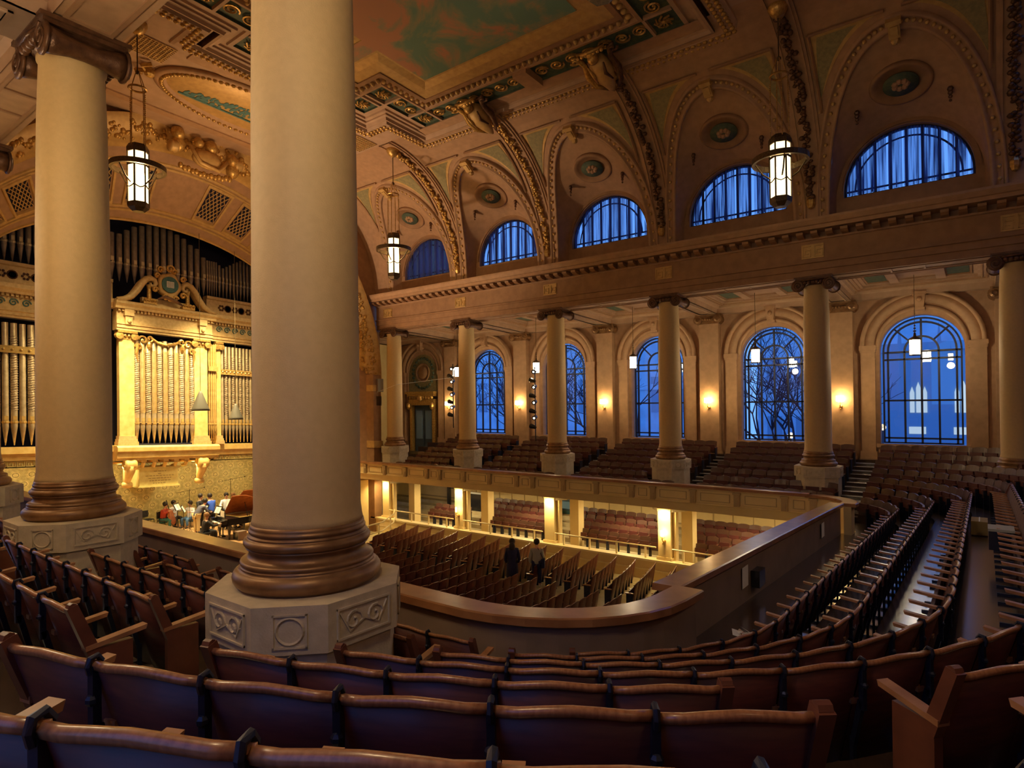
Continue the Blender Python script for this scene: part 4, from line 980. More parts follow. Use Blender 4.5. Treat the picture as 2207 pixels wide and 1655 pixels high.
# ================================================================ seats
def seat_parts(w=.53):
    t=thing('seat_row',None,None)                       # prototype holder, removed later
    n=6; xs=[-w/2+w*i/n for i in range(n+1)]
    def yb(u): return -.032*(1-(2*u/w)**2)
    def zt(u): return .835+.011*cos(2*PI*u/w)
    m=MB(); F=[];Bk=[]
    for z_,y_ in ((.14,.085),(.5,.0),(None,-.10)):
        F.append([(u,y_+yb(u),z_ if z_ else zt(u)) for u in xs]); Bk.append([(u,y_+yb(u)-.018,z_ if z_ else zt(u)) for u in xs])
    m.loft([F[2],F[1],F[0],Bk[0],Bk[1],Bk[2],F[2]])
    bk=m.build('backrest','seat_wood',t,True,hall=False)
    m=MB(); m.tube([(u,-.113+yb(u),zt(u)+.004) for u in xs],.019,6); m.build('top_rail','rail_wood',bk,True,hall=False)
    m=MB(); m.box(-w/2+.04,w/2-.04,.05,.085,.30,.56); m.build('seat_pan','seat_dark',bk,hall=False)
    m=MB(); m.box(-.012,.012,-.05,-.02,0,.35); m.box(-.014,.014,-.135,-.10,.55,.83); m.add([(-.014,-.055,.30),(.014,-.055,.30),(.014,-.13,.60),(-.014,-.13,.60),(-.014,-.02,.30),(.014,-.02,.30),(.014,-.09,.60),(-.014,-.09,.60)],[(0,1,2,3),(4,7,6,5),(0,3,7,4),(1,5,6,2)])
    m.tube([(0,-.088,.835),(0,-.105,.862),(0,-.135,.858),(0,-.143,.83),(0,-.135,.80)],.012,6); m.ball((0,-.13,.70),.024,5); m.ball((0,-.12,.62),.016,4); m.box(-.02,.02,-.06,.30,.0,.03)
    br=m.build('bracket','iron',t,hall=False)
    m=MB(); m.add([(-.03,-.06,.56),(.03,-.06,.56),(.03,.26,.60),(-.03,.26,.60),(-.03,-.06,.59),(.03,-.06,.59),(.03,.27,.63),(-.03,.27,.63)],[(0,3,2,1),(4,5,6,7),(0,1,5,4),(1,2,6,5),(2,3,7,6),(3,0,4,7)])
    ar=m.build('armrest','arm_wood',br,hall=False)
    m=MB(); m.box(-.025,.025,-.03,.22,.0,.57); m.add([(-.028,-.03,.5),(.028,-.03,.5),(.028,-.16,.86),(-.028,-.16,.86),(-.028,.05,.5),(.028,.05,.5),(.028,-.10,.88),(-.028,-.10,.88)],[(0,1,2,3),(4,7,6,5),(0,3,7,4),(1,5,6,2),(3,2,6,7)])
    m.tube([(-.024,-.125,.865),(.024,-.125,.865)],.026,8)
    ep=m.build('end_panel','seat_wood_mid',t,hall=False)
    m=MB(); m.add([(-.035,-.06,.57),(.035,-.06,.57),(.035,.30,.61),(-.035,.30,.61),(-.035,-.06,.60),(.035,-.06,.60),(.035,.31,.64),(-.035,.31,.64)],[(0,3,2,1),(4,5,6,7),(0,1,5,4),(1,2,6,5),(2,3,7,6),(3,0,4,7)])
    m.build('armrest','arm_wood',ep,hall=False)
    # simple seat for distant rows (front, back, arms in one mesh)
    m=MB(); m.cur=0
    F=[];
    ZT=lambda u:.80+.05*math.sqrt(max(0,1-(2*u/w)**2))
    xs2=[-w/2+.012+(w-.024)*i/4 for i in range(5)]
    m.loft([[(u,.05+yb(u),.28) for u in xs2],[(u,-.07+yb(u)*.8,ZT(u)) for u in xs2],[(u,-.10+yb(u)*.8,ZT(u)) for u in xs2],[(u,.02+yb(u),.28) for u in xs2]])
    m.cur=1; m.box(-w/2+.05,w/2-.05,.07,.12,.40,.68); m.cur=2; m.box(-w/2-.02,-w/2+.02,-.03,.20,.0,.54); m.cur=3; m.box(-w/2-.025,-w/2+.025,-.06,.24,.54,.57)
    s=m.build('seat',['seat_far','seat_wood','iron','seat_wood_mid'],t,hall=False)
    m=MB(); m.cur=0; m.loft([[(u,.07+yb(u),.06) for u in xs2],[(u,-.08+yb(u)*.8,ZT(u)+.04) for u in xs2],[(u,-.11+yb(u)*.8,ZT(u)+.04) for u in xs2],[(u,.03+yb(u),.06) for u in xs2],[(u,.07+yb(u),.06) for u in xs2]])
    m.cur=1; m.box(-w/2+.05,w/2-.05,.09,.13,.36,.62); m.cur=2; m.box(-w/2-.02,-w/2+.02,-.03,.20,.0,.54); m.cur=3; m.box(-w/2-.025,-w/2+.025,-.06,.24,.54,.57)
    s2=m.build('seat',['seat_red','seat_wood','iron','rail_wood'],t,hall=False)
    return t,bk,br,ep,s,s2
HOLD,BK,BR,EP,SEAT,SEATM=seat_parts()
def place(root,src,x,y,z,ang):
    lo=Vector((x,y,z))-root.location
    c=copy1(src,root,lo,ang)
    if src is not SEAT and src is not SEATM:
        for ch in src.children: copy1(ch,c)
    return c
def pathpts(fn,s0,s1,w=.53):
    N_=400; P=[fn(s0+(s1-s0)*i/N_) for i in range(N_+1)]; L=[0]
    for a,b in zip(P,P[1:]): L.append(L[-1]+math.hypot(b[0]-a[0],b[1]-a[1]))
    k=max(1,round(L[-1]/w)); out=[]
    j=0
    for i in range(k+1):
        t=L[-1]*i/k
        while j<N_-1 and L[j+1]<t: j+=1
        f=(t-L[j])/max(1e-9,L[j+1]-L[j]); a,b=P[j],P[j+1]
        out.append(tuple(a[q]+(b[q]-a[q])*f for q in range(len(a))))
    return out
def seat_row(k,s0,s1,label,group,detail=True,fn=None,src=None):
    f=fn or (lambda s:(*U(RK(k),s)[:2],ZTOP(k,s)-.86,*U(RK(k),s)[2:]))
    J=pathpts(f,s0,s1); mid=J[len(J)//2]
    root=thing('seat_row',label,'seating',(mid[0],mid[1],mid[2]),group=group)
    for a,b in zip(J,J[1:]):
        x,y,z=((a[0]+b[0])/2,(a[1]+b[1])/2,(a[2]+b[2])/2); dx,dy=b[0]-a[0],b[1]-a[1]
        nx,ny=a[3]+b[3],a[4]+b[4]; ang=math.atan2(-nx,ny)
        place(root,BK if detail else (src or SEAT),x,y,HZ(y,z),ang)
    if detail:
        for i,a in enumerate(J):
            ang=math.atan2(-a[3],a[4]); end=i in(0,len(J)-1)
            place(root,EP if end else BR,a[0],a[1],HZ(a[1],a[2]),ang)
    return root
def sx(x): return (x-XS)/(C1[0]-XS)                    # near straight param from x
def fx(x): return 4+(C2[0]-x)/(C2[0]-XS) if x<=22.3 else None
def sarc(x,k):                                         # corner param from x on the near arc
    R=RK(k); return 1+math.asin((x-C1[0])/R)/(PI/2)
def sarc2(x,k): R=RK(k); return 3+math.acos((x-C2[0])/R)/(PI/2)
G1='dark wooden seat rows of the near gallery'; G2='curved seat rows sweeping round the rear gallery'; G3='seat rows of the far gallery'
def safe_end(k,x): return sx(x)
near=[(0,12.2,17.2,'row next to the parapet, between the left and middle columns'),(0,18.05,22.3,'short row against the parapet right of the second column'),
 (1,12.2,17.2,'second row from the parapet, left of the aisle by the left column'),(1,18.2,22.3,'second row from the parapet, ending behind the big column'),
 (2,12.3,15.9,'row butting the left column from the far side'),(2,18.0,21.5,'row between the left and the big column plinths'),
 (3,12.5,17.0,'row behind the leftmost columns, at the left edge of the photo'),(3,17.8,21.8,'row starting in front of the left column plinth'),
 (4,14.0,22.3,'long row crossing the lower left in front of the columns'),(5,17.6,22.3,'rearmost row at the left edge, only its armrests in view')]
for k,a,b,l in near:
    s1=sx(b) if b<22.3 else sarc(22.95 if k<4 else 22.6,k)
    seat_row(k,sx(a),s1,'red-brown theatre seats, '+l,G1)
CL=['front curved row beside the parapet','second curved row from the parapet','third curved row from the parapet','fourth curved row, starting right of the big plinth']
for k in range(4): seat_row(k,sarc(23.85,k),2.999,'theatre seats, %s, running to the rear'%CL[k],G2)
def ang2s(d): return 1+(90+d)/90
seat_row(4,ang2s(-74.9),ang2s(-50.9),'theatre seat row in the foreground starting at the big plinth, square end post at right',G2)
seat_row(5,ang2s(-76.6),ang2s(-50.9),'large foreground theatre seat row with pale end post, second from the bottom',G2)
seat_row(6,ang2s(-69.5),ang2s(-47.5),'nearest theatre seat row along the bottom edge of the photo',G2)
seat_row(4,ang2s(-40.4),2.2,'theatre seat row beginning with a wooden armrest at the lower right',G2)
seat_row(5,ang2s(-41.5),ang2s(-20),'theatre seat row at the bottom right corner',G2)
# rear-far corner block
for k in range(7):
    s0=3.0 if k<4 else 2.75
    seat_row(k,s0,sarc2(23.95,k),'brown seat row turning the far right corner, %s from the parapet'%ORD[k],'seat rows in the far rear corner',detail=False)
BW=['leftmost tall window','second tall window','third tall window','fourth tall window','fifth tall window']
for n in range(0,4):
    for k in range(7):
        a=n*B+1.58; b=(n+1)*B+(.72 if k not in(1,2) else -.78)
        if n==3 and k==1: b=23.12
        if n==3 and k>2: b=(n+1)*B+.66
        seat_row(k,fx(b) if b<=22.3 else sarc2(b,k),fx(a),'brown seat row of the far gallery under the %s, %s from the parapet'%(BW[n],ORD[k]),G3,detail=False)
for k in (0,3,4,5,6,7):      # short stub right of the fifth far column
    pass
# ---- main floor
def mrow(i):
    xc=4.9+.82*i; R=xc+12
    def f(t):   # t = y
        y=t; x=-12+math.sqrt(R*R-(y+10.5)**2); return (x,y,.9,-(x+12)/R,-(y+10.5)/R)
    return f
def mrow_seats(i,y0,y1,lab,g): 
    seat_row(0,y0,y1,lab,g,detail=False,fn=mrow(i),src=SEATM)
for i in range(20):
    mrow_seats(i,-5.2,-1.45,'ground floor seat row in the block by the far wall, %s from the platform'%ORD[i],'ground floor rows by the far wall')
    lo=-9.5 if i<5 else -13.5
    if i>14: lo=-15.5
    mrow_seats(i,lo,-6.5,'ground floor seat row in the middle block, %s from the platform'%ORD[i],'ground floor rows of the middle block')
# ---- seats below the far gallery
def under(n,r,x0,x1):
    y=1.3+.8*r; z=1.35+.22*r
    seat_row(0,x0,x1,'seat row under the far gallery in the %s bay from the platform, %s tier up'%(ORD[n],ORD[r]),'raked seats below the far gallery',detail=False,fn=lambda t:(t,y,z,0,-1))
for n,(a,b) in enumerate(((1.4,4.4),(5.3,10.0),(11.0,15.8),(16.7,21.2))):
    for r in range(4 if n else 2): under(n,r,a+.25*r-.55*r,b-.45*r)
for o in (BK,BR,EP): 
    for ch in list(o.children): bpy.data.objects.remove(ch)
for o in list(HOLD.children): bpy.data.objects.remove(o)
bpy.data.objects.remove(HOLD)
# ================================================================ parapets
def cappath(pts,z,w=.19,h=.10,nm='parapet_cap',mt='cap_wood',root=None,z0=None):
    m=MB(); rows=[]; n=len(pts)
    for i,p in enumerate(pts):
        a=Vector(pts[max(i-1,0)]); b=Vector(pts[min(i+1,n-1)]); d=(b-a).normalized(); nn=Vector((d.y,-d.x))
        L=Vector(p)+nn*w; R=Vector(p)-nn*w; zz=z if z0 is None else z0
        rows.append([(L.x,L.y,z-h),(L.x,L.y,z-.015),(L.x-nn.x*.02,L.y-nn.y*.02,z),(R.x+nn.x*.02,R.y+nn.y*.02,z),(R.x,R.y,z-.015),(R.x,R.y,z-h)])
    m.loft(rows,True,True); return m.build(nm,mt,root)
def wallpath(pts,z0,z1,w,nm,mt,root):
    m=MB(); rows=[]; n=len(pts)
    for i,p in enumerate(pts):
        a=Vector(pts[max(i-1,0)]); b=Vector(pts[min(i+1,n-1)]); d=(b-a).normalized(); nn=Vector((d.y,-d.x)); L=Vector(p)+nn*w; R=Vector(p)-nn*w
        rows.append([(L.x,L.y,z0),(L.x,L.y,z1),(R.x,R.y,z1),(R.x,R.y,z0)])
    m.loft(rows,True,True); return m.build(nm,mt,root)
pn=thing('gallery_parapet','curved parapet with wide brown wooden cap round the near and rear gallery','parapet',(22,-18.9,4.1))
near_p=[(x,-18.9) for x in (-1,5,10,15,20,21.8)]+[(22.15+1.85*sin(a),-17.05-1.85*cos(a)) for a in [math.radians(6+10.5*i) for i in range(9)]]+[(24.0,-16.45)]
rear_p=[(23.68,-16.45),(23.68,-14.5),(23.68,-10.5),(23.68,-6.5),(23.70,-4.3)]
corn_p=[(23.98,-4.3)]+[(22.5+1.5*cos(a),-4.0+1.7*sin(a)) for a in [math.radians(5+17*i) for i in range(6)]]
cappath(near_p,5.02,.21,.10,root=pn); wallpath(near_p,4.0,4.93,.10,'parapet_wall','parapet_back',pn)
cappath(rear_p,5.0,.20,.10,root=pn); wallpath(rear_p,3.7,4.91,.10,'parapet_wall','parapet_back',pn)
cappath(corn_p,5.0,.22,.10,root=pn); wallpath(corn_p,3.8,4.91,.10,'parapet_wall','cream',pn)
m=MB(); m.loft([[(x+.11*(0),y,4.9) for x,y in near_p[5:]+rear_p],[(x+.0,y,3.6) for x,y in near_p[5:]+rear_p]]); m.build('parapet_face','cream',pn)
# far parapet: cream panelled front
pf=thing('gallery_parapet','long cream panelled balcony front with small brackets on the far side','parapet',(11,-2.4,4.1))
m=MB(); m.loft([[(x,y,z) for y,z in ((-2.2,4.80),(-2.2,4.9),(-2.22,4.93),(-2.56,4.93),(-2.56,5.02),(-2.5,5.04),(-2.2,5.04),(-2.1,4.9),(-2.1,4.25))] for x in (-1,22.6)]); m.build('parapet_cap','cap_wood',pf)
m=MB(); m.loft([[(x,y,z) for y,z in ((-2.18,4.93),(-2.46,4.93),(-2.46,4.88),(-2.40,4.86),(-2.39,4.42),(-2.44,4.40),(-2.44,4.36),(-2.36,4.34),(-2.26,4.04),(-2.1,4.03),(-.9,4.03))] for x in (-1,22.9)]); m.build('parapet_front','cream',pf)
PX=[];
for n in range(0,5): PX+=[n*B+.3-B*0,n*B+1.87,n*B+3.45,n*B+5.02]
PX=[x for x in PX if x<23]
brk=None; 
for x in PX:
    m=MB()
    if brk is None:
        m.box(-.10,.10,-.05,.06,-.12,.36); m.box(-.13,.13,-.08,.06,.30,.37); m.box(-.05,.05,-.075,-.05,-.10,.14)
        brk=m.build('parapet_bracket','cream_dark',pf,hall=False); brk.location=Vector((x,-2.44,HZ(-2.44,4.5)))-pf.location
    else: copy1(brk,pf,Vector((x,-2.44,HZ(-2.44,4.5)))-pf.location)
for a,b in zip([-1.2]+PX,PX+[23.4]):
    if b-a<.5 or a<-.6: continue
    m=MB(); x0,x1=a+.26,b-.26
    if x1-x0<.1: continue
    for (u0,u1,z0,z1) in ((x0,x1,4.76,4.78),(x0,x1,4.48,4.50),(x0,x0+.02,4.48,4.78),(x1-.02,x1,4.48,4.78)): m.box(u0,u1,-2.42,-2.38,z0,z1)
    m.build('parapet_panel','cream_dark',pf)
# soffit and wall under the far gallery
us=thing('wall_side','cream wall and ceiling beneath the far gallery',None,kind='structure'); 
us.name='wall_side'
m=MB(); m.add([(-4,-.9,4.02),(26,-.9,4.02),(26,5.2,3.98),(-4,5.2,3.98)],[(0,1,2,3)]); m.add([(-6,-2.4,4.06),(-1,-2.4,4.06),(-1,5,3.9),(-6,5,3.9)],[(0,1,2,3)]); m.build('gallery_soffit','cream',us)
m=MB(); m.add([(-14,4.9,.8),(30,4.9,.8),(30,4.9,4.0),(-14,4.9,4.0)],[(0,1,2,3)]); m.add([(-14,-.9,4.02),(-4,-.9,4.02),(-4,5.2,3.98),(-14,5.2,3.98)],[(0,1,2,3)]); m.add([(-5.2,2.0,.8),(-5.2,5,.8),(-5.2,5,4),(-5.2,2,4)],[(0,1,2,3)])
m.build('lower_wall','cream',us)
m=MB()
for x in [1.0+.93*i for i in range(28)]: m.box(x,x+.03,4.86,4.9,1.3,3.8)
m.box(-4,30,4.85,4.9,2.35,2.42); m.build('wall_joint_trim','cream_dark',us)
m=MB(); m.box(-1,26,-.95,-.55,.85,1.66); m.build('low_wall','cream',us); m=MB(); m.box(-1,26,-1.02,-.5,1.66,1.74); m.box(-1,26,-.99,-.55,1.28,1.33); m.build('low_wall_cap','white_rail',us)
m=MB(); m.add([(-6,-.6,1.33),(30,-.6,1.33),(30,1.0,1.33),(-6,1.0,1.33)],[(0,1,2,3)])
for r in range(5): m.box(-6,30,.95+.8*r,4.95,1.1+.22*r,1.33+.22*r)
m.build('lower_terrace','main_floor',us)
for n in range(0,5):
    x=n*B; m=MB(); m.box(x-.27,x+.27,-.75,-.30,1.2,3.9); m.box(x-.30,x+.30,-.78,-.27,3.8,4.02); m.box(x-.33,x+.33,-.8,-.25,1.74,1.86); m.box(x+.30,x+.42,-.55,-.3,1.7,3.8); o=m.build('gallery_pier','cream',us)
    m=MB(); m.box(x+.02,x+.5,1.0,1.5,1.2,4.0); m.box(x-.02,x+.54,.96,1.54,3.86,4.0); m.build('rear_pier','cream',us)
# white hand rails between the piers
for n in range(0,5):
    x0,x1=n*B+.35,(n+1)*B-.35
    if n==4: x1=23.5
    t=thing('hand_rail','white metal hand rail on the low wall, %s bay from the platform'%ORD[n],'railing',((x0+x1)/2,-.8,1.74),group='white rails on the low wall')
    m=MB(); m.tube([(x0,-.8,2.22),(x1,-.8,2.22)],.035,6); m.build('rail','white_rail',t)
    for i in range(4):
        xx=x0+(x1-x0)*(i+.35)/3.7; m=MB(); m.box(xx-.035,xx+.035,-.83,-.77,1.74,2.2); m.build('post','white_rail',t)
# ramp rail near the platform
t=thing('hand_rail','curved white double hand rail by the platform steps','railing',(2,-3,.9))
for h in (1.0,.55):
    m=MB(); m.tube([(.9,-.9,1.3+h),(1.6,-1.6,1.2+h),(2.3,-3.0,1.0+h),(2.5,-4.6,.9+h)],.035,6); m.build('rail','white_rail',t,True)
for x,y,z in ((.9,-.9,1.3),(1.9,-2.1,1.1),(2.35,-3.3,1.0),(2.5,-4.6,.9)):
    m=MB(); m.box(x-.03,x+.03,y-.03,y+.03,.9,z+1.0); m.build('post','white_rail',t)
# main floor
mf=MB(); mf.add([(-7,-26,.9),(36,-26,.9),(36,5,.9),(-7,5,.9)],[(0,1,2,3)]); o=mf.build('floor','main_floor'); tagit(o,'pale smooth ground floor of the hall',kind='structure')
# back wall of the hall and outer closure
m=MB(); m.add([(33.5,-26.5,0),(33.5,6,0),(33.5,6,21),(33.5,-26.5,21)],[(0,1,2,3)]); o=m.build('wall_back','plaster'); tagit(o,'rear wall of the hall',kind='structure')
m=MB(); m.add([(-7,NY-5.02,0),(34,NY-5.02,0),(34,NY-5.02,5.3),(-7,NY-5.02,5.3)],[(0,1,2,3)])
m.add([(23.9,-18.9,3.8),(33.5,-18.9,3.8),(33.5,-2.4,3.8),(23.9,-2.4,3.8)],[(0,1,2,3)]); m.add([(-1,-18.9,3.8),(33,-18.9,3.8),(33,-26.3,3.8),(-1,-26.3,3.8)],[(0,1,2,3)]); o=m.build('wall_lower','cream'); o.name='wall_lower'; tagit(o,'cream lower walls and soffits under the near and rear gallery',kind='structure')
# gallery end walls beside the platform (upper) and stair wall below
m=MB(); m.add([(-5.3,-.5,4),(-5.3,5.2,4),(-5.3,5.2,12.6),(-5.3,-.5,12.6)],[(0,1,2,3)]); m.box(-1.3,-.6,-2.1,-1.5,.9,3.9); o=m.build('wall_side','cream'); tagit(o,'cream end wall below the platform end of the far gallery',kind='structure')
for nm,pts,lab in (('door_2',(8.2,4.84),'dark panelled double door below the far gallery'),):
    t=thing(nm,lab,None,kind='structure'); x,y=pts; 
    for s in (0,1):
        m=MB(); m.box(x-.75+.76*s,x-.75+.76*s+.74,y-.05,y,1.35,3.55); o=m.build('door_leaf','door_blue',t)
        for r in range(4): g=MB(); g.box(x-.65+.76*s,x-.2+.76*s-.05+.15,y-.07,y-.05,1.5+.5*r,1.9+.5*r); g.build('door_panel','door_glass' if r>1 else 'teal',o)
# ================================================================ lamps
def pendant(x,y,label,zc=14.85,zceil=19.85,group='hall pendant lanterns',PW=450):
    t=thing('pendant_lantern',label,'lamp',(x,y,zc-1.05),group=group)
    L=t.location; H=zceil-(zc-1.05)
    def mb(fn,nm,mt,p=t,sm=False):
        m=MB(); fn(m); return m.build(nm,mt,p,sm,hall=False)
    R=.29
    hexp=lambda r,z:[(r*cos(PI/3*i+.3),r*sin(PI/3*i+.3),z) for i in range(6)]
    mb(lambda m:m.loft([hexp(R,.25),hexp(R,1.86)],True,True),'glass_body','glow')
    mb(lambda m:[m.box(R*cos(PI/3*i+.3)-.022,R*cos(PI/3*i+.3)+.022,R*sin(PI/3*i+.3)-.022,R*sin(PI/3*i+.3)+.022,.15,1.98) for i in range(6)],'frame_bar','steel_lamp')
    mb(lambda m:m.loft([hexp(R*.6,-.02),hexp(R*1.05,.1),hexp(R*1.1,.26),hexp(R*1.02,.27)],True,True),'bottom_cap','steel_lamp')
    mb(lambda m:m.loft([hexp(R*1.12,1.86),hexp(R*1.12,2.0),hexp(R*.9,2.12)],True,True),'top_cap','steel_lamp'); mb(lambda m:m.loft([hexp(R*1.06,1.42),hexp(R*1.06,1.50)],True),'frame_collar','steel_lamp')
    light('POINT','pendant_bulb',(x,y,zc),PW,(1,.68,.34),.2)
    def ring(m):
        rows=[]
        for r,z in ((.72,1.30),(.80,1.30),(.80,1.46),(.72,1.46)): rows.append([(r*cos(2*PI*i/36),r*sin(2*PI*i/36),z) for i in range(36)])
        m.loft(rows+[rows[0]],True)
        for i in range(4): a=PI/2*i+.4; m.tube([(.72*cos(a),.72*sin(a),1.34),(.5*cos(a),.5*sin(a),1.0),(R*cos(a),R*sin(a),.85)],.025,5)
    mb(ring,'hoop','steel_lamp',sm=False)
    mb(lambda m:[m.tube([((R+.02)*cos(.3+PI/3*i+PI/3*j/4),(R+.02)*sin(.3+PI/3*i+PI/3*j/4),.80-.10*sin(PI*j/4)) for j in range(5)],.018,4) for i in range(6)],'swag','steel_lamp')
    zt=min(4.6,H-1.6)
    def ch(m):
        for i in range(4):
            a=PI/2*i+.5; m.tube([(.27*cos(a),.27*sin(a),2.05),(.24*cos(a),.24*sin(a),zt-.55)],.014,4)
            for j in range(26): z=2.1+(zt-.7-2.1)*j/26; m.ball((.27*cos(a),.27*sin(a),z),.024,3)
            m.tube([(.24*cos(a),.24*sin(a),zt-.5),(.06*cos(a),.06*sin(a),zt)],.014,4)
    mb(ch,'chain','gold')
    mb(lambda m:m.tube([(.25*cos(2*PI*i/20),.25*sin(2*PI*i/20),zt-.52) for i in range(20)],.035,5,True),'chain_hoop','gold')
    mb(lambda m:(m.tube([(0,0,zt),(0,0,H-.3)],.02,5),m.ball((0,0,zt),.07,5)),'stem','steel_lamp')
    mb(lambda m:m.lathe([(.05,H-.38),(.2,H-.28),(.3,H-.1),(.3,H)],n=16),'ceiling_rose','gold',sm=True)
    return t
pendant(5.5,-4.9,'hexagonal pendant lantern with hoop, right of the big column by the platform')
pendant(22.4,-4.75,'hexagonal pendant lantern with hoop, hanging before the upper windows at right',PW=60)
pendant(5.75,-15.9,'hexagonal pendant lantern with hoop, between the two near columns at left')
pendant(22.5,-15.9,'bright pendant lantern cut by the top edge of the photo',PW=60)
LN=['leftmost','second from the left','third from the left','fourth from the left','rightmost']
lan=None
def lantern(x,y,z,label,group):
    t=thing('gallery_lantern',label,'lamp',(x,y,z-.3),group=group)
    def mb(fn,nm,mt): m=MB(); fn(m); return m.build(nm,mt,t,nm=='glass_cylinder',hall=False)
    mb(lambda m:m.lathe([(.155,.0),(.16,.05),(.16,.50),(.155,.52)],n=16),'glass_cylinder','glow_small')
    mb(lambda m:([m.box(.165*cos(PI/4*i)-.01,.165*cos(PI/4*i)+.01,.165*sin(PI/4*i)-.01,.165*sin(PI/4*i)+.01,-.03,.55) for i in range(8)],m.lathe([(.18,-.04),(.18,.0)],n=16),m.lathe([(.19,.52),(.19,.58),(.05,.66),(.03,.8)],n=16)),'cage','steel_lamp')
    mb(lambda m:(m.tube([(0,0,.66),(0,0,2.9)],.012,4),[m.ball((0,0,.85+.1*i),.035,4,(1.5-.3*i,.4,1)) for i in range(3)]),'stem','steel_lamp')
for i,n in enumerate((0,1,2,3,4)): lantern((n+.5)*B,2.35,10.2,'small cylindrical lantern hanging in the far gallery, %s'%LN[i],'lanterns of the far gallery')
for n in (0,2,3,4): lantern((n+.5)*B,NY-2.35,10.4,'small cylindrical lantern of the near gallery, %s bay from the platform, outside the photo'%ORD[n],'lanterns of the near gallery')
def sconce(x,y,z,label,r=.15,g='wall sconces of the far gallery'):
    t=thing('wall_sconce',label,'lamp',(x,y,z),group=g)
    def mb(fn,nm,mt): m=MB(); fn(m); return m.build(nm,mt,t,False,hall=False)
    mb(lambda m:m.lathe([(r,.0),(r*1.02,.04),(r*.98,.22)],(0,-.2,0),14),'shade','glow_sconce')
    mb(lambda m:(m.tube([(0,-.2,0),(0,-.22,-.15),(0,-.1,-.25),(0,0,-.2)],.02,5),m.ball((0,-.02,-.22),.07,5),m.tube([(-.1,-.15,-.05),(0,-.2,-.12),(.1,-.15,-.05)],.015,4),m.ball((0,-.15,-.32),.035,4)),'arm','gold')
for i,n in enumerate(range(0,5)): sconce(n*B,4.62,8.32,'glowing wall sconce on the far gallery pilaster, %s from the platform'%ORD[i])
sconce(16.8,-.76,2.75,'small lit sconce on the cream pier under the gallery',.06,'pier sconces'); sconce(11.2-B,-.76,2.65,'small sconce on the left cream pier under the gallery',.035,'pier sconces')
for n in range(0,5): light('AREA','pier_downlight',(n*B,-1.1,3.72),40,(1,.74,.3),.3,(n*B,-.6,2.0))
for n in range(0,5): light('AREA','gallery_underlight',((n+.5)*B,1.5,3.74),100,(1,.78,.42),.9,((n+.5)*B,1.5,0))
# spotlight ladders
def ladder(x,y,z0,z1,lab):
    t=thing('spotlight_ladder',lab,'stage light',(x,y,z0-.8),group='spotlight ladders')
    m=MB(); m.tube([(0,0,0),(0,0,z1-z0+1.1)],.03,5); m.build('pole','black',t,hall=False)
    k=8
    for i in range(k):
        z=.8+(z1-z0)*i/(k-1); m=MB(); sgn=1 if i%2 else -1
        m.lathe([(.12,0),(.13,.04),(.09,.30),(.05,.36)],(0,0,0),8,'y'); m.box(-.14,.14,.1,.14,-.02,.02)
        o=m.build('spotlight','black',t,hall=False); o.location=(.12*sgn-.08,-.18,z); o.rotation_euler=(.25*sgn,0,.9*sgn-.6)
        g=MB(); g.lathe([(.001,-.01),(.045,-.01),(.05,0)],(0,0,0),8,'y'); g.build('lens','glow_spot',o,hall=False)
ladder(2.75,2.0,7.7,10.3,'column of black spotlights left of the second far column')
ladder(8.55,2.0,7.1,9.9,'column of black spotlights left of the third far column')
# loudspeakers by the first far column
for i,(x,z,h,l) in enumerate(((-.68,9.3,.75,'upper grey loudspeaker on the dark pier left of the first far column'),(-.85,8.4,.55,'lower grey loudspeaker on the dark pier left of the first far column'))):
    t=thing('loudspeaker',l,'loudspeaker',(x,-.62,z-h/2),group='wall loudspeakers'); m=MB(); m.box(-.2,.2,-.2,.2,0,h); m.build('cabinet','grey_metal',t,hall=False); m=MB(); m.box(-.17,.17,-.215,-.2,.04,h-.04); m.build('grille','parapet_back',t,hall=False)
m=MB(); m.tube([(-1.2,-.8,8.75),(.8,-.6,9.3),(4.2,3.5,10.15)],.012,4); o=m.build('cable','paper',origin=(-1.2,-.8,HZ(-.8,8.75))); tagit(o,'thin pale cable slung past the first far column','cable')
# cone shades over the stage
for x,y,z,s,l in ((-3.0,-9.73,7.6,.42,'dark conical hanging stage shade before the right gilt pilaster'),(-3.2,-7.85,7.2,.36,'grey conical hanging stage shade before the side organ pipes')):
    t=thing('cone_shade',l,'lamp',(x,y,z),group='conical stage shades'); m=MB(); m.lathe([(s,0),(s*.92,.12),(s*.25,s*2.0),(.05,s*2.25)],n=20); m.build('shade','lamp_shade',t,True,hall=False)
    m=MB(); m.tube([(0,0,s*2.2),(0,0,8.6)],.012,4); m.build('cord','steel_lamp',t,hall=False)
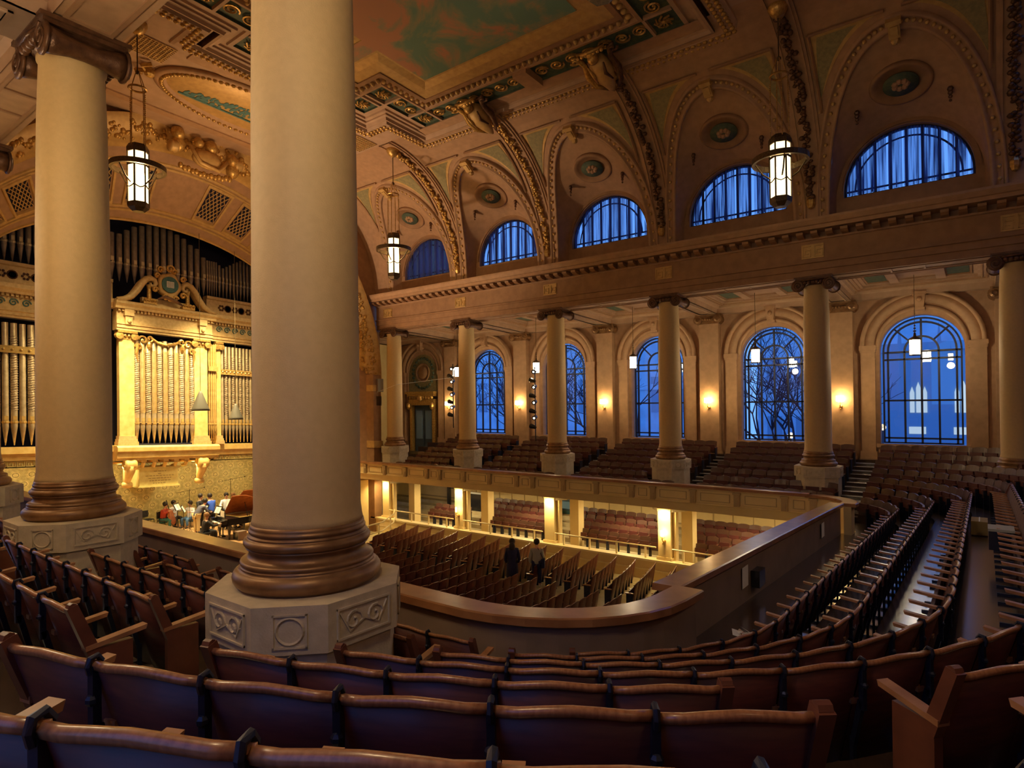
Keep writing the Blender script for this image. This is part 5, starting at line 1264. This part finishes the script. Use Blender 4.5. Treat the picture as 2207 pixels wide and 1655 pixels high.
# ================================================================ people
def chainmesh(name,mt,pts,edges,rad,parent,sub=2):
    me=bpy.data.meshes.new(name); me.from_pydata(pts,edges,[]); me.materials.append(MATS[mt]); o=bpy.data.objects.new(name,me); COL.objects.link(o); o.parent=parent
    s=o.modifiers.new('skin','SKIN'); 
    for i,r in enumerate(rad): me.skin_vertices[0].data[i].radius=(r,r) if not isinstance(r,tuple) else r
    me.skin_vertices[0].data[0].use_root=True; s.use_smooth_shade=True
    u=o.modifiers.new('subsurf','SUBSURF'); u.levels=u.render_levels=sub
    return o
def skinmesh(name,mt,pts,edges,rad,parent):
    me=bpy.data.meshes.new(name); me.from_pydata(pts,edges,[]); o=bpy.data.objects.new(name,me); COL.objects.link(o); o.parent=parent
    s=o.modifiers.new('skin','SKIN'); me.skin_vertices  # created with the modifier
    return o
def mk_skin(name,mt,pts,edges,rad,parent):
    me=bpy.data.meshes.new(name); me.from_pydata([tuple(p) for p in pts],edges,[]); me.materials.append(MATS[mt])
    o=bpy.data.objects.new(name,me); COL.objects.link(o); o.parent=parent
    md=o.modifiers.new('skin','SKIN')
    bpy.context.view_layer.objects.active=o
    if not me.skin_vertices:
        with bpy.context.temp_override(object=o,active_object=o,selected_objects=[o]): bpy.ops.mesh.customdata_skin_add()
    d=me.skin_vertices[0].data
    for i,r in enumerate(rad): d[i].radius=(r,r)
    d[0].use_root=True; md.use_smooth_shade=True
    u=o.modifiers.new('subsurf','SUBSURF'); u.levels=1; u.render_levels=1
    return o
def person(x,y,z,rz,label,top,legs,hair='hair',pose='stand',lean=0,hands=((.25,.35,1.15),(-.25,.35,1.15)),group='musicians on the platform',shoes='black'):
    t=thing('person',label,'person',(x,y,z),rz,group=group)
    if pose=='stand': hip=.95; kn=[(.11,.02,.5),(-.11,-.0,.5)]; ft=[(.12,0,.08),(-.12,0,.08)]; toe=[(.13,.16,.04),(-.13,.16,.04)]
    else: hip=.50; kn=[(.16,.42,.50),(-.16,.42,.50)]; ft=[(.17,.40,.08),(-.17,.40,.08)]; toe=[(.18,.55,.04),(-.18,.55,.04)]
    sh=hip+.48*cos(lean); sy=.48*sin(lean)
    neck=(0,sy+.02+.06*sin(lean),sh+.08*cos(lean)); hd=(0,neck[1]+.03+.10*sin(lean),neck[2]+.16)
    hp=(0,0,hip); ch=(0,sy*.6,hip+.30*cos(lean))
    pts=[hp,ch,(0,sy,sh),neck,hd,(0,hd[1]+.01,hd[2]+.10)]; ed=[(0,1),(1,2),(2,3),(3,4),(4,5)]; rd=[.12,.12,.11,.052,.092,.06]
    for i,s in enumerate((1,-1)):
        S=(s*.19,sy,sh-.02); Hn=hands[i]; E=((S[0]+Hn[0])/2+s*.08,(S[1]+Hn[1])/2-.05,(S[2]+Hn[2])/2-.12); Hf=(Hn[0]-s*.05,Hn[1]+.06,Hn[2]+.0)
        b=len(pts); pts+=[S,E,Hn,Hf]; ed+=[(2,b),(b,b+1),(b+1,b+2),(b+2,b+3)]; rd+=[.06,.045,.035,.025]
        for f in range(4): pts.append((Hf[0]+s*(.02-.014*f),Hf[1]+.05,Hf[2]+.015-.008*f)); ed.append((b+3,len(pts)-1)); rd.append(.009)
        b=len(pts); pts+=[(s*.1,0,hip-.04),kn[i],ft[i],toe[i]]; ed+=[(0,b),(b,b+1),(b+1,b+2),(b+2,b+3)]; rd+=[.09,.065,.045,.035]
    mk_skin('body','skin',pts,ed,rd,t)
    # clothing
    pt=[(0,-.01,hip-.10),hp,ch,(0,sy,sh),(0,sy+.01,sh+.05)]; ed=[(0,1),(1,2),(2,3),(3,4)]; rd=[.19,.185,.17,.165,.085]
    for i,s in enumerate((1,-1)):
        S=(s*.19,sy,sh-.02); Hn=hands[i]; E=((S[0]+Hn[0])/2+s*.08,(S[1]+Hn[1])/2-.05,(S[2]+Hn[2])/2-.12); C=tuple(E[j]+(Hn[j]-E[j])*.85 for j in range(3))
        b=len(pt); pt+=[S,E,C]; ed+=[(3,b),(b,b+1),(b+1,b+2)]; rd+=[.085,.065,.052]
    mk_skin('shirt',top,pt,ed,rd,t)
    pt=[(0,0,hip-.02)]; ed=[]; rd=[.15]
    for i,s in enumerate((1,-1)):
        b=len(pt); A=tuple(kn[i][j]+(ft[i][j]-kn[i][j])*.9 for j in range(3)); pt+=[(s*.1,0,hip-.05),kn[i],A]; ed+=[(0,b),(b,b+1),(b+1,b+2)]; rd+=[.115,.088,.07]
    mk_skin('trousers',legs,pt,ed,rd,t)
    m=MB(); m.ball((0,hd[1]-.04,hd[2]+.05),.122,8,(1,1.0,1.05)); m.build('hair',hair,t,True,hall=False)
    m=MB(); [m.ball((s*.038,hd[1]+.098,hd[2]+.03),.008,4) for s in (-1,1)]; m.box(-.025,.025,hd[1]+.09,hd[1]+.104,hd[2]-.045,hd[2]-.037); m.build('face_features','hair',t,hall=False)
    m=MB(); m.tube([(0,hd[1]+.09,hd[2]+.03),(0,hd[1]+.12,hd[2]-.005)],.012,4); m.build('nose','skin',t,hall=False)
    for i in (0,1): m=MB(); m.tube([ft[i],toe[i]],[.055,.045],6); m.build('shoe',shoes,t,hall=False)
    return t
ZS=1.58
def on(px,py):   # hall point on the stage deck seen at a pixel
    d=(F_+R2*((px-1103.5)/1332.31)+U2*((860.53-py)/1332.31)); t=(ZS-CAMP.z-TL*CAMP.y)/(d.z+TL*d.y); p=CAMP+d*t; return p.x,p.y
def bx(t,fn,nm,mt,sm=False): m=MB(); fn(m); return m.build(nm,mt,t,sm,hall=False)
def chair(x,y,rz,lab):
    t=thing('orchestra_chair',lab,'chair',(x,y,ZS),rz,group='musicians chairs')
    bx(t,lambda m:m.box(-.22,.22,-.2,.2,.42,.46),'seat','black_cloth'); bx(t,lambda m:m.box(-.21,.21,-.23,-.19,.55,.88),'backrest','black_cloth')
    for sx_ in (-1,1):
        for sy_ in (-1,1): bx(t,lambda m:m.tube([(sx_*.2,sy_*.19,.44),(sx_*.22,sy_*.22,0)],.014,5),'leg','black')
        bx(t,lambda m:m.tube([(sx_*.2,-.2,.44),(sx_*.2,-.22,.86)],.012,5),'back_post','black')
    return t
def stand(x,y,rz,lab,sheet=True):
    t=thing('music_stand',lab,'music stand',(x,y,ZS),rz,group='music stands')
    bx(t,lambda m:m.tube([(0,0,.05),(0,0,1.05)],.014,5),'pole','black')
    for i in range(3): a=2*PI*i/3; bx(t,lambda m:m.tube([(0,0,.2),(.25*cos(a),.25*sin(a),0)],.01,4),'leg','black')
    def desk(m): m.add([(-.26,-.06,1.0),(.26,-.06,1.0),(.26,.1,1.34),(-.26,.1,1.34),(-.26,-.045,1.0),(.26,-.045,1.0),(.26,.115,1.34),(-.26,.115,1.34)],[(0,1,2,3),(7,6,5,4),(0,4,5,1),(3,2,6,7),(0,3,7,4),(1,5,6,2)])
    bx(t,desk,'desk','black')
    if sheet: bx(t,lambda m:[m.add([(u,-.075,1.02),(u+.2,-.075,1.02),(u+.2,.07,1.30),(u,.07,1.30)],[(0,1,2,3)]) for u in (-.21,.01)],'sheet_music','paper')
def U3(rz): return rz
cx,cy=on(365,1142)
# facing: rz such that local +y points the wanted way
def face(dx,dy): return math.atan2(-dx,dy)
x,y=on(352,1140); chair(x,y,face(.6,.5),'black chair under the seated cellist in red at the left'); person(x,y,ZS,face(.6,.5),'seated cellist in a red shirt and green trousers bowing a cello','red_shirt','green_trousers',pose='sit',lean=.15,hands=((.18,.42,.95),(-.3,.4,.72)))
t=thing('cello','reddish brown cello held between the knees of the seated cellist','instrument',(x+.30,y+.26,ZS),face(.6,.5)-.2)
def cbody(m):
    rows=[]
    for y_ in (-.06,.06): rows.append([((.22*(1-.32*math.exp(-((z-.52)/.1)**2))*(1-.25*(z>.6))*math.sqrt(max(0,1-((z-.5)/.40)**2)))*s,y_-.25*(z-.5),z+.12) for s,z in [(1,.1+.8*i/14) for i in range(15)]+[(-1,.9-.8*i/14) for i in range(15)]])
    m.loft(rows,True,True)
bx(t,cbody,'body','cello_wood'); bx(t,lambda m:m.tube([(0,-.12,.98),(0,-.25,1.4),(0,-.29,1.47)],.022,5),'neck','black'); bx(t,lambda m:m.tube([(0,.08,.2),(0,.15,0)],.008,4),'endpin','chrome'); bx(t,lambda m:m.tube([(-.35,.12,.62),(.3,.10,.72)],.006,4),'bow','cello_wood')
x,y=on(318,1138); chair(x,y,face(.9,.2),'empty black chair at the far left of the musicians')
x,y=on(374,1135); chair(x,y,face(.7,-.3),'black chair under the violist in white behind the cellist'); person(x,y,ZS,face(.6,.1),'seated string player in white shirt behind the cellist','white_shirt','black_cloth',pose='sit',hands=((.1,.35,1.0),(-.25,.3,.85)))
x,y=on(411,1136); chair(x,y,face(.3,-.7),'black chair under the seated player in pale blue'); person(x,y,ZS,face(.2,-.5),'seated string player in pale blue shirt at the middle','white_shirt','jeans',pose='sit',hands=((.1,.3,1.05),(-.25,.3,.85)))
x,y=on(432,1141); person(x,y,ZS,face(.5,.3),'standing dark haired man in black shirt behind the group','black_cloth','black_cloth',hands=((.2,.28,1.15),(-.15,.3,1.1)))
x,y=on(424,1151); person(x,y,ZS,face(-.1,.9),'man in grey jumper and khaki trousers leaning over the music','grey_shirt','khaki',lean=.75,hands=((.2,.62,1.0),(-.2,.62,1.0)))
x,y=on(456,1143); person(x,y,ZS+.05,face(-.95,-.05),'man in bright blue shirt seen from behind at the piano','blue_shirt','black_cloth',pose='stand',lean=.2,hands=((.2,.4,1.05),(-.2,.4,1.05)))
x,y=on(442,1170)
person(x,y,ZS,face(.1,1),'pianist with long fair hair in black at the front piano','black_cloth','black_cloth',hair='hair_light',pose='sit',lean=.1,hands=((.25,.55,.80),(-.25,.55,.80)))
t=thing('piano_bench','black bench under the pianist at the front piano','bench',(x,y,ZS),face(.1,1)); bx(t,lambda m:m.box(-.35,.35,-.18,.18,.42,.50),'seat','black_cloth')
for a in (-.3,.3):
    for b_ in (-.14,.14): bx(t,lambda m:m.box(a-.03,a+.03,b_-.03,b_+.03,0,.42),'leg','black')
def piano(x,y,rz,lab,lid=True):
    t=thing('grand_piano',lab,'piano',(x,y,ZS),rz,group='grand pianos')
    # local: keyboard along x at y=0, tail towards +y
    P=[(-.74,0),(.74,0),(.74,.55),(.70,1.0),(.45,1.45),(.30,1.9),(.05,2.25),(-.35,2.35),(-.65,2.2),(-.74,1.8)]
    bx(t,lambda m:m.prism(P,.68,.98),'case','black'); bx(t,lambda m:m.prism([(a*.94,b_*.96+.05) for a,b_ in P[2:]]+[(-.70,.3),(.70,.3)][:1],.985,.99),'soundboard','pipe_gold')
    bx(t,lambda m:(m.box(-.74,.74,-.28,0,.64,.74),m.box(-.74,-.62,-.28,.1,.64,.92),m.box(.62,.74,-.28,.1,.64,.92)),'key_bed','black'); bx(t,lambda m:m.box(-.61,.61,-.24,-.04,.745,.765),'keys','paper')
    bx(t,lambda m:[m.box(-.6+.11*i,-.6+.11*i+.05,-.15,-.04,.765,.785) for i in range(11)],'black_keys','black')
    bx(t,lambda m:m.box(-.32,.32,.05,.07,.98,1.24),'music_desk','black'); bx(t,lambda m:m.box(-.24,.24,.03,.045,1.0,1.28),'sheet_music','paper')
    for a,b_ in ((-.62,.12),(.62,.12),(-.2,1.95)): bx(t,lambda m:m.lathe([(.035,0),(.04,.1),(.07,.4),(.08,.68)],(a,b_,0),8),'leg','black')
    bx(t,lambda m:(m.tube([(0,.05,.1),(0,.05,.7)],.03,5),m.box(-.15,.15,-.05,.12,.06,.14)),'pedal_lyre','black')
    if lid:
        m=MB(); rows=[]
        c,s=cos(.72),sin(.72); P2=[(-.74,.35)]+[(.74,.35),(.74,.55),(.70,1.0),(.45,1.45),(.30,1.9),(.05,2.25),(-.35,2.35),(-.65,2.2),(-.74,1.8)]
        for h in (0,.025): rows.append([(-.74+(a+.74)*c-h*s,b_,1.0+(a+.74)*s+h*c) for a,b_ in P2])
        m.loft(rows,True,True); m.build('lid','cello_wood',t,hall=False); bx(t,lambda m:m.tube([(.55,1.0,.98),(.2,1.0,1.62)],.014,5),'lid_prop','black')
    return t
x,y=on(459,1163); piano(x-.05,y+.45,face(.15,1),'black grand piano with raised lid, front one')
piano(x-1.7,y+1.9,face(-.2,1),'black grand piano with raised brown lid behind the front piano')
for (px,py,r,l) in ((383,1142,2.2,'music stand before the cellist'),(396,1148,2.6,'tilted music stand with white pages in the middle'),(440,1146,.2,'music stand with white pages by the standing man'),(470,1150,.1,'music stand with white page beside the front piano'),(300,1136,1.5,'music stand with narrow white page at far left')):
    x,y=on(px,py); stand(x,y,r,l)
for (px,py,h,l) in ((409,1145,2.1,'tall black microphone stand behind the players'),(538,1160,1.3,'microphone stand at the right of the pianos'),(498,1140,2.6,'tall boom microphone stand behind the pianos')):
    x,y=on(px,py); t=thing('microphone_stand',l,'microphone stand',(x,y,ZS),group='microphone stands'); bx(t,lambda m:m.tube([(0,0,0),(0,0,h)],.012,5),'pole','black')
    bx(t,lambda m:[m.tube([(0,0,.15),(.3*cos(a),.3*sin(a),0)],.01,4) for a in (0,2.1,4.2)],'tripod','black'); bx(t,lambda m:(m.tube([(-.3,-.5,h-.15),(.3,.6,h+.05)],.01,4),m.ball((.3,.6,h+.05),.03,5)),'boom','black')
x,y=on(488,1137); person(x,y,ZS,face(.8,-.3),'player in pale clothes at the rear between the pianos','white_shirt','black_cloth')
x,y=on(503,1138); person(x,y,ZS,face(.8,-.3),'fair haired player in cream at the rear behind the piano lid','paper','black_cloth',hair='hair_light')
x,y=on(538,1136); person(x,y,ZS,face(-.6,-.6),'seated second pianist at the right with pale face','black_cloth','black_cloth',pose='sit',hands=((.2,.35,.85),(-.2,.35,.85)))
x,y=on(517,1163); t=thing('equipment_box','small dark box on the stage floor beside the pianos','box',(x,y,ZS)); bx(t,lambda m:m.box(-.25,.25,-.2,.2,0,.42),'case','parapet_back'); bx(t,lambda m:m.box(-.2,.2,-.21,-.2,.06,.36),'front_panel','black')
# two people in the aisle
P1=person(12.55,-5.35,.9,face(-.5,.7),'person in long black coat walking down the ground floor aisle, left one','navy','black_cloth',hair='hair',group='people in the aisle',hands=((.2,.1,.85),(-.2,.1,.85)))
P2=person(13.35,-4.85,.9,face(-.4,.7),'person with tan jacket and blue bag in the aisle, right one','tan_coat','navy',group='people in the aisle',hands=((.2,.15,.85),(-.2,.1,.85)),shoes='paper',lean=.2)
bx(P1,lambda m:m.lathe([(.24,.35),(.22,.8),(.19,1.1),(.21,1.38),(.10,1.50)],n=14),'long_coat','navy',True)
bx(P1,lambda m:m.ball((0,-.10,1.52),.12,7,(1,.8,1.7)),'long_hair','hair',True)
bx(P2,lambda m:(m.box(.20,.32,-.15,.15,.75,1.1),m.tube([(.25,0,1.1),(.05,0,1.5)],.012,4)),'shoulder_bag','navy')
# equipment under the far gallery
t=thing('stage_truss','black metal lighting truss with grey screen stored under the far gallery','equipment',(2.6,3.4,1.5))
bx(t,lambda m:([m.tube([(-1.6,0,z),(1.6,.2,z+.1)],.03,4) for z in (1.7,1.95)],[m.tube([(-1.6+.4*i,.03*i,1.7),(-1.4+.4*i,.03*i,1.98)],.02,4) for i in range(8)],m.box(-1.65,-1.5,-.1,.1,0,1.9)),'truss','black')
bx(t,lambda m:m.box(-.4,1.5,.0,.06,.35,1.55),'board','black'); bx(t,lambda m:(m.box(-1.0,-.42,-.06,.0,.2,1.5),m.box(-.5,1.5,-.05,.0,1.5,1.6)),'screen','grey_metal')
# papers and small things in the rear gallery
for (x,y,z,l,w) in ((23.80,-13.35,4.55,'white notice taped to the back of the rear parapet, nearer one',.16),(23.82,-6.9,4.55,'white notice taped to the back of the rear parapet, farther one',.16)):
    t=thing('paper_notice',l,'notice',(x,y,z),group='notices on the rear parapet'); bx(t,lambda m:m.box(0,.006,-w,w,-.18,.18),'sheet','paper')
t=thing('equipment_box','dark box fixed beside the nearer notice on the rear parapet','box',(23.80,-12.8,4.45)); bx(t,lambda m:m.box(0,.14,-.18,.18,-.15,.15),'case','black')
random.seed(4)
t=thing('crumpled_paper','crumpled white paper lying on the front curved row','paper',(24.85,-16.9,4.66)); 
def crm(m):
    for i in range(5):
        a=random.uniform(0,6); m.add([(random.uniform(-.15,.15),random.uniform(-.15,.15),random.uniform(0,.1)) for _ in range(4)],[(0,1,2,3)])
bx(t,crm,'sheet','paper')
t=thing('programme_sheet','white programme sheet lying on the second curved row','paper',(24.9,-9.6,4.62)); bx(t,lambda m:m.box(-.1,.1,-.14,.14,0,.008),'sheet','paper')
t=thing('cardboard_box','small brown box standing on the gallery floor behind the third row','box',(27.05,-8.0,5.0)); bx(t,lambda m:m.box(-.14,.14,-.3,.3,0,.28),'carton','brown_box'); bx(t,lambda m:m.box(-.01,.01,-.3,.3,.28,.285),'tape','paper')
t=thing('grey_crate','dark box with pale top on the floor of the rear gallery','box',(27.35,-11.6,5.25)); bx(t,lambda m:m.box(-.16,.16,-.22,.22,0,.3),'case','black'); bx(t,lambda m:m.box(-.17,.17,-.23,.23,.3,.34),'lid','grey_metal')
# ================================================================ outside
def building(x0,x1,y,z1,lab,wins=()):
    t=thing('building',lab,'building',((x0+x1)/2,y,-2),hall=False,group=None)
    L=t.location
    m=MB(); m.box(x0-L.x,x1-L.x,0,12,0,z1+2); m.build('facade','out_stone',t,hall=False)
    m=MB(); m.box(x0-L.x-.4,x1-L.x+.4,-.4,.2,z1+1.2,z1+2.1); m.box(x0-L.x,x1-L.x,-.25,.1,(z1+2)*.55,(z1+2)*.58); m.build('cornice','out_stone',t,hall=False)
    return t
b1=building(8,28,44,18,'large stone building across the street behind the middle windows')
for i in range(7):
    for j in range(2):
        m=MB(); m.box(-9+2.8*i,-7.6+2.8*i,-.1,.1,5+6*j,8.5+6*j); m.build('window','out_dark',b1,hall=False)
b2=building(-40,4,41,19,'long stone building beyond the left windows')
for i in range(13):
    m=MB(); m.box(-20+3.2*i,-18.6+3.2*i,-.1,.1,9,13); m.build('window','out_dark',b2,hall=False)
b3=thing('building','collegiate hall with lit pointed windows behind the rightmost window','building',(24.5,38,-2),hall=False)
m=MB(); m.box(-4.5,8,0,10,0,14.5); m.build('facade','out_dark',b3,hall=False)
m=MB(); m.box(-4.5,8,-.3,.2,14.2,14.9); [m.tube([(x,0,14.5),(x,0,16.5)],[.25,.03],4) for x in (-3,-.2,2.6,5.4)]; m.build('parapet','out_dark',b3,hall=False)
for i,xx in enumerate((-1.7,1.4,4.6)):
    for dx in (-.45,0,.45):
        w=.32; q=.4 if dx==0 else 0; m=MB()
        p=[(xx+dx-w/2,9.0),(xx+dx+w/2,9.0),(xx+dx+w/2,10.7+q),(xx+dx,11.2+q),(xx+dx-w/2,10.7+q)]
        m.loft([[(a,-.08,z) for a,z in p],[(a,0,z) for a,z in p]],True,True); m.build('lit_window','glow_out',b3,hall=False)
    m=MB(); m.box(xx-.7,xx+.5,-.05,0,7.2,7.8); m.build('lit_window','glow_out',b3,hall=False)
random.seed(21)
def tree(x,y,h,lab):
    t=thing('bare_tree',lab,'tree',(x,y,-2),hall=False,group='bare winter trees outside the windows'); m=MB()
    def br(p,d,l,r,dep):
        q=p+d*l; m.tube([tuple(p),tuple((p+q)/2+Vector((random.uniform(-.05,.05)*l,random.uniform(-.05,.05)*l,0))),tuple(q)],[r,r*.8,r*.6],4)
        if dep==0: return
        for i in range(3 if dep>1 else 3):
            a=Vector((random.uniform(-1,1),random.uniform(-.6,.6),random.uniform(-.2,.8))).normalized(); br(q,(d*.75+a*.65).normalized(),l*random.uniform(.62,.85),r*.6,dep-1)
    br(Vector((0,0,0)),Vector((0,0,1)),h*.33,.22,5); m.build('branches','bark',t,hall=False)
tree(16.6,15,13,'bare tree with spreading branches outside the fourth window'); tree(17.6,19,14,'second bare tree further behind the fourth window')
tree(6.0,17,14,'bare tree outside the third window'); tree(-1.5,15,12,'bare tree outside the second window'); tree(-9.5,16,13,'bare tree outside the leftmost window'); tree(-6,24,15,'distant bare tree left of the second window')
for (x,y,z,l) in ((15.9,24,5.6,'round street lamp glowing beyond the fourth window'),(21.5,26,6.2,'bright street lamp glowing beyond the rightmost window'),(19.4,30,5.2,'small street lamp glowing right of the tree')):
    t=thing('street_lamp',l,'lamp',(x,y,-2),hall=False,group='street lamps outside'); bx(t,lambda m:m.tube([(0,0,0),(0,0,z+1.8)],.06,5),'post','bark'); bx(t,lambda m:m.ball((0,0,z+2),.22,6),'globe','glow')
t=thing('street_ground','dark street and snow patches outside the windows','ground',(10,40,-2),hall=False,kind='structure'); t.name='floor'
m=MB(); m.box(-90,90,-34,100,-.3,0); m.build('pavement','out_dark',t,hall=False)
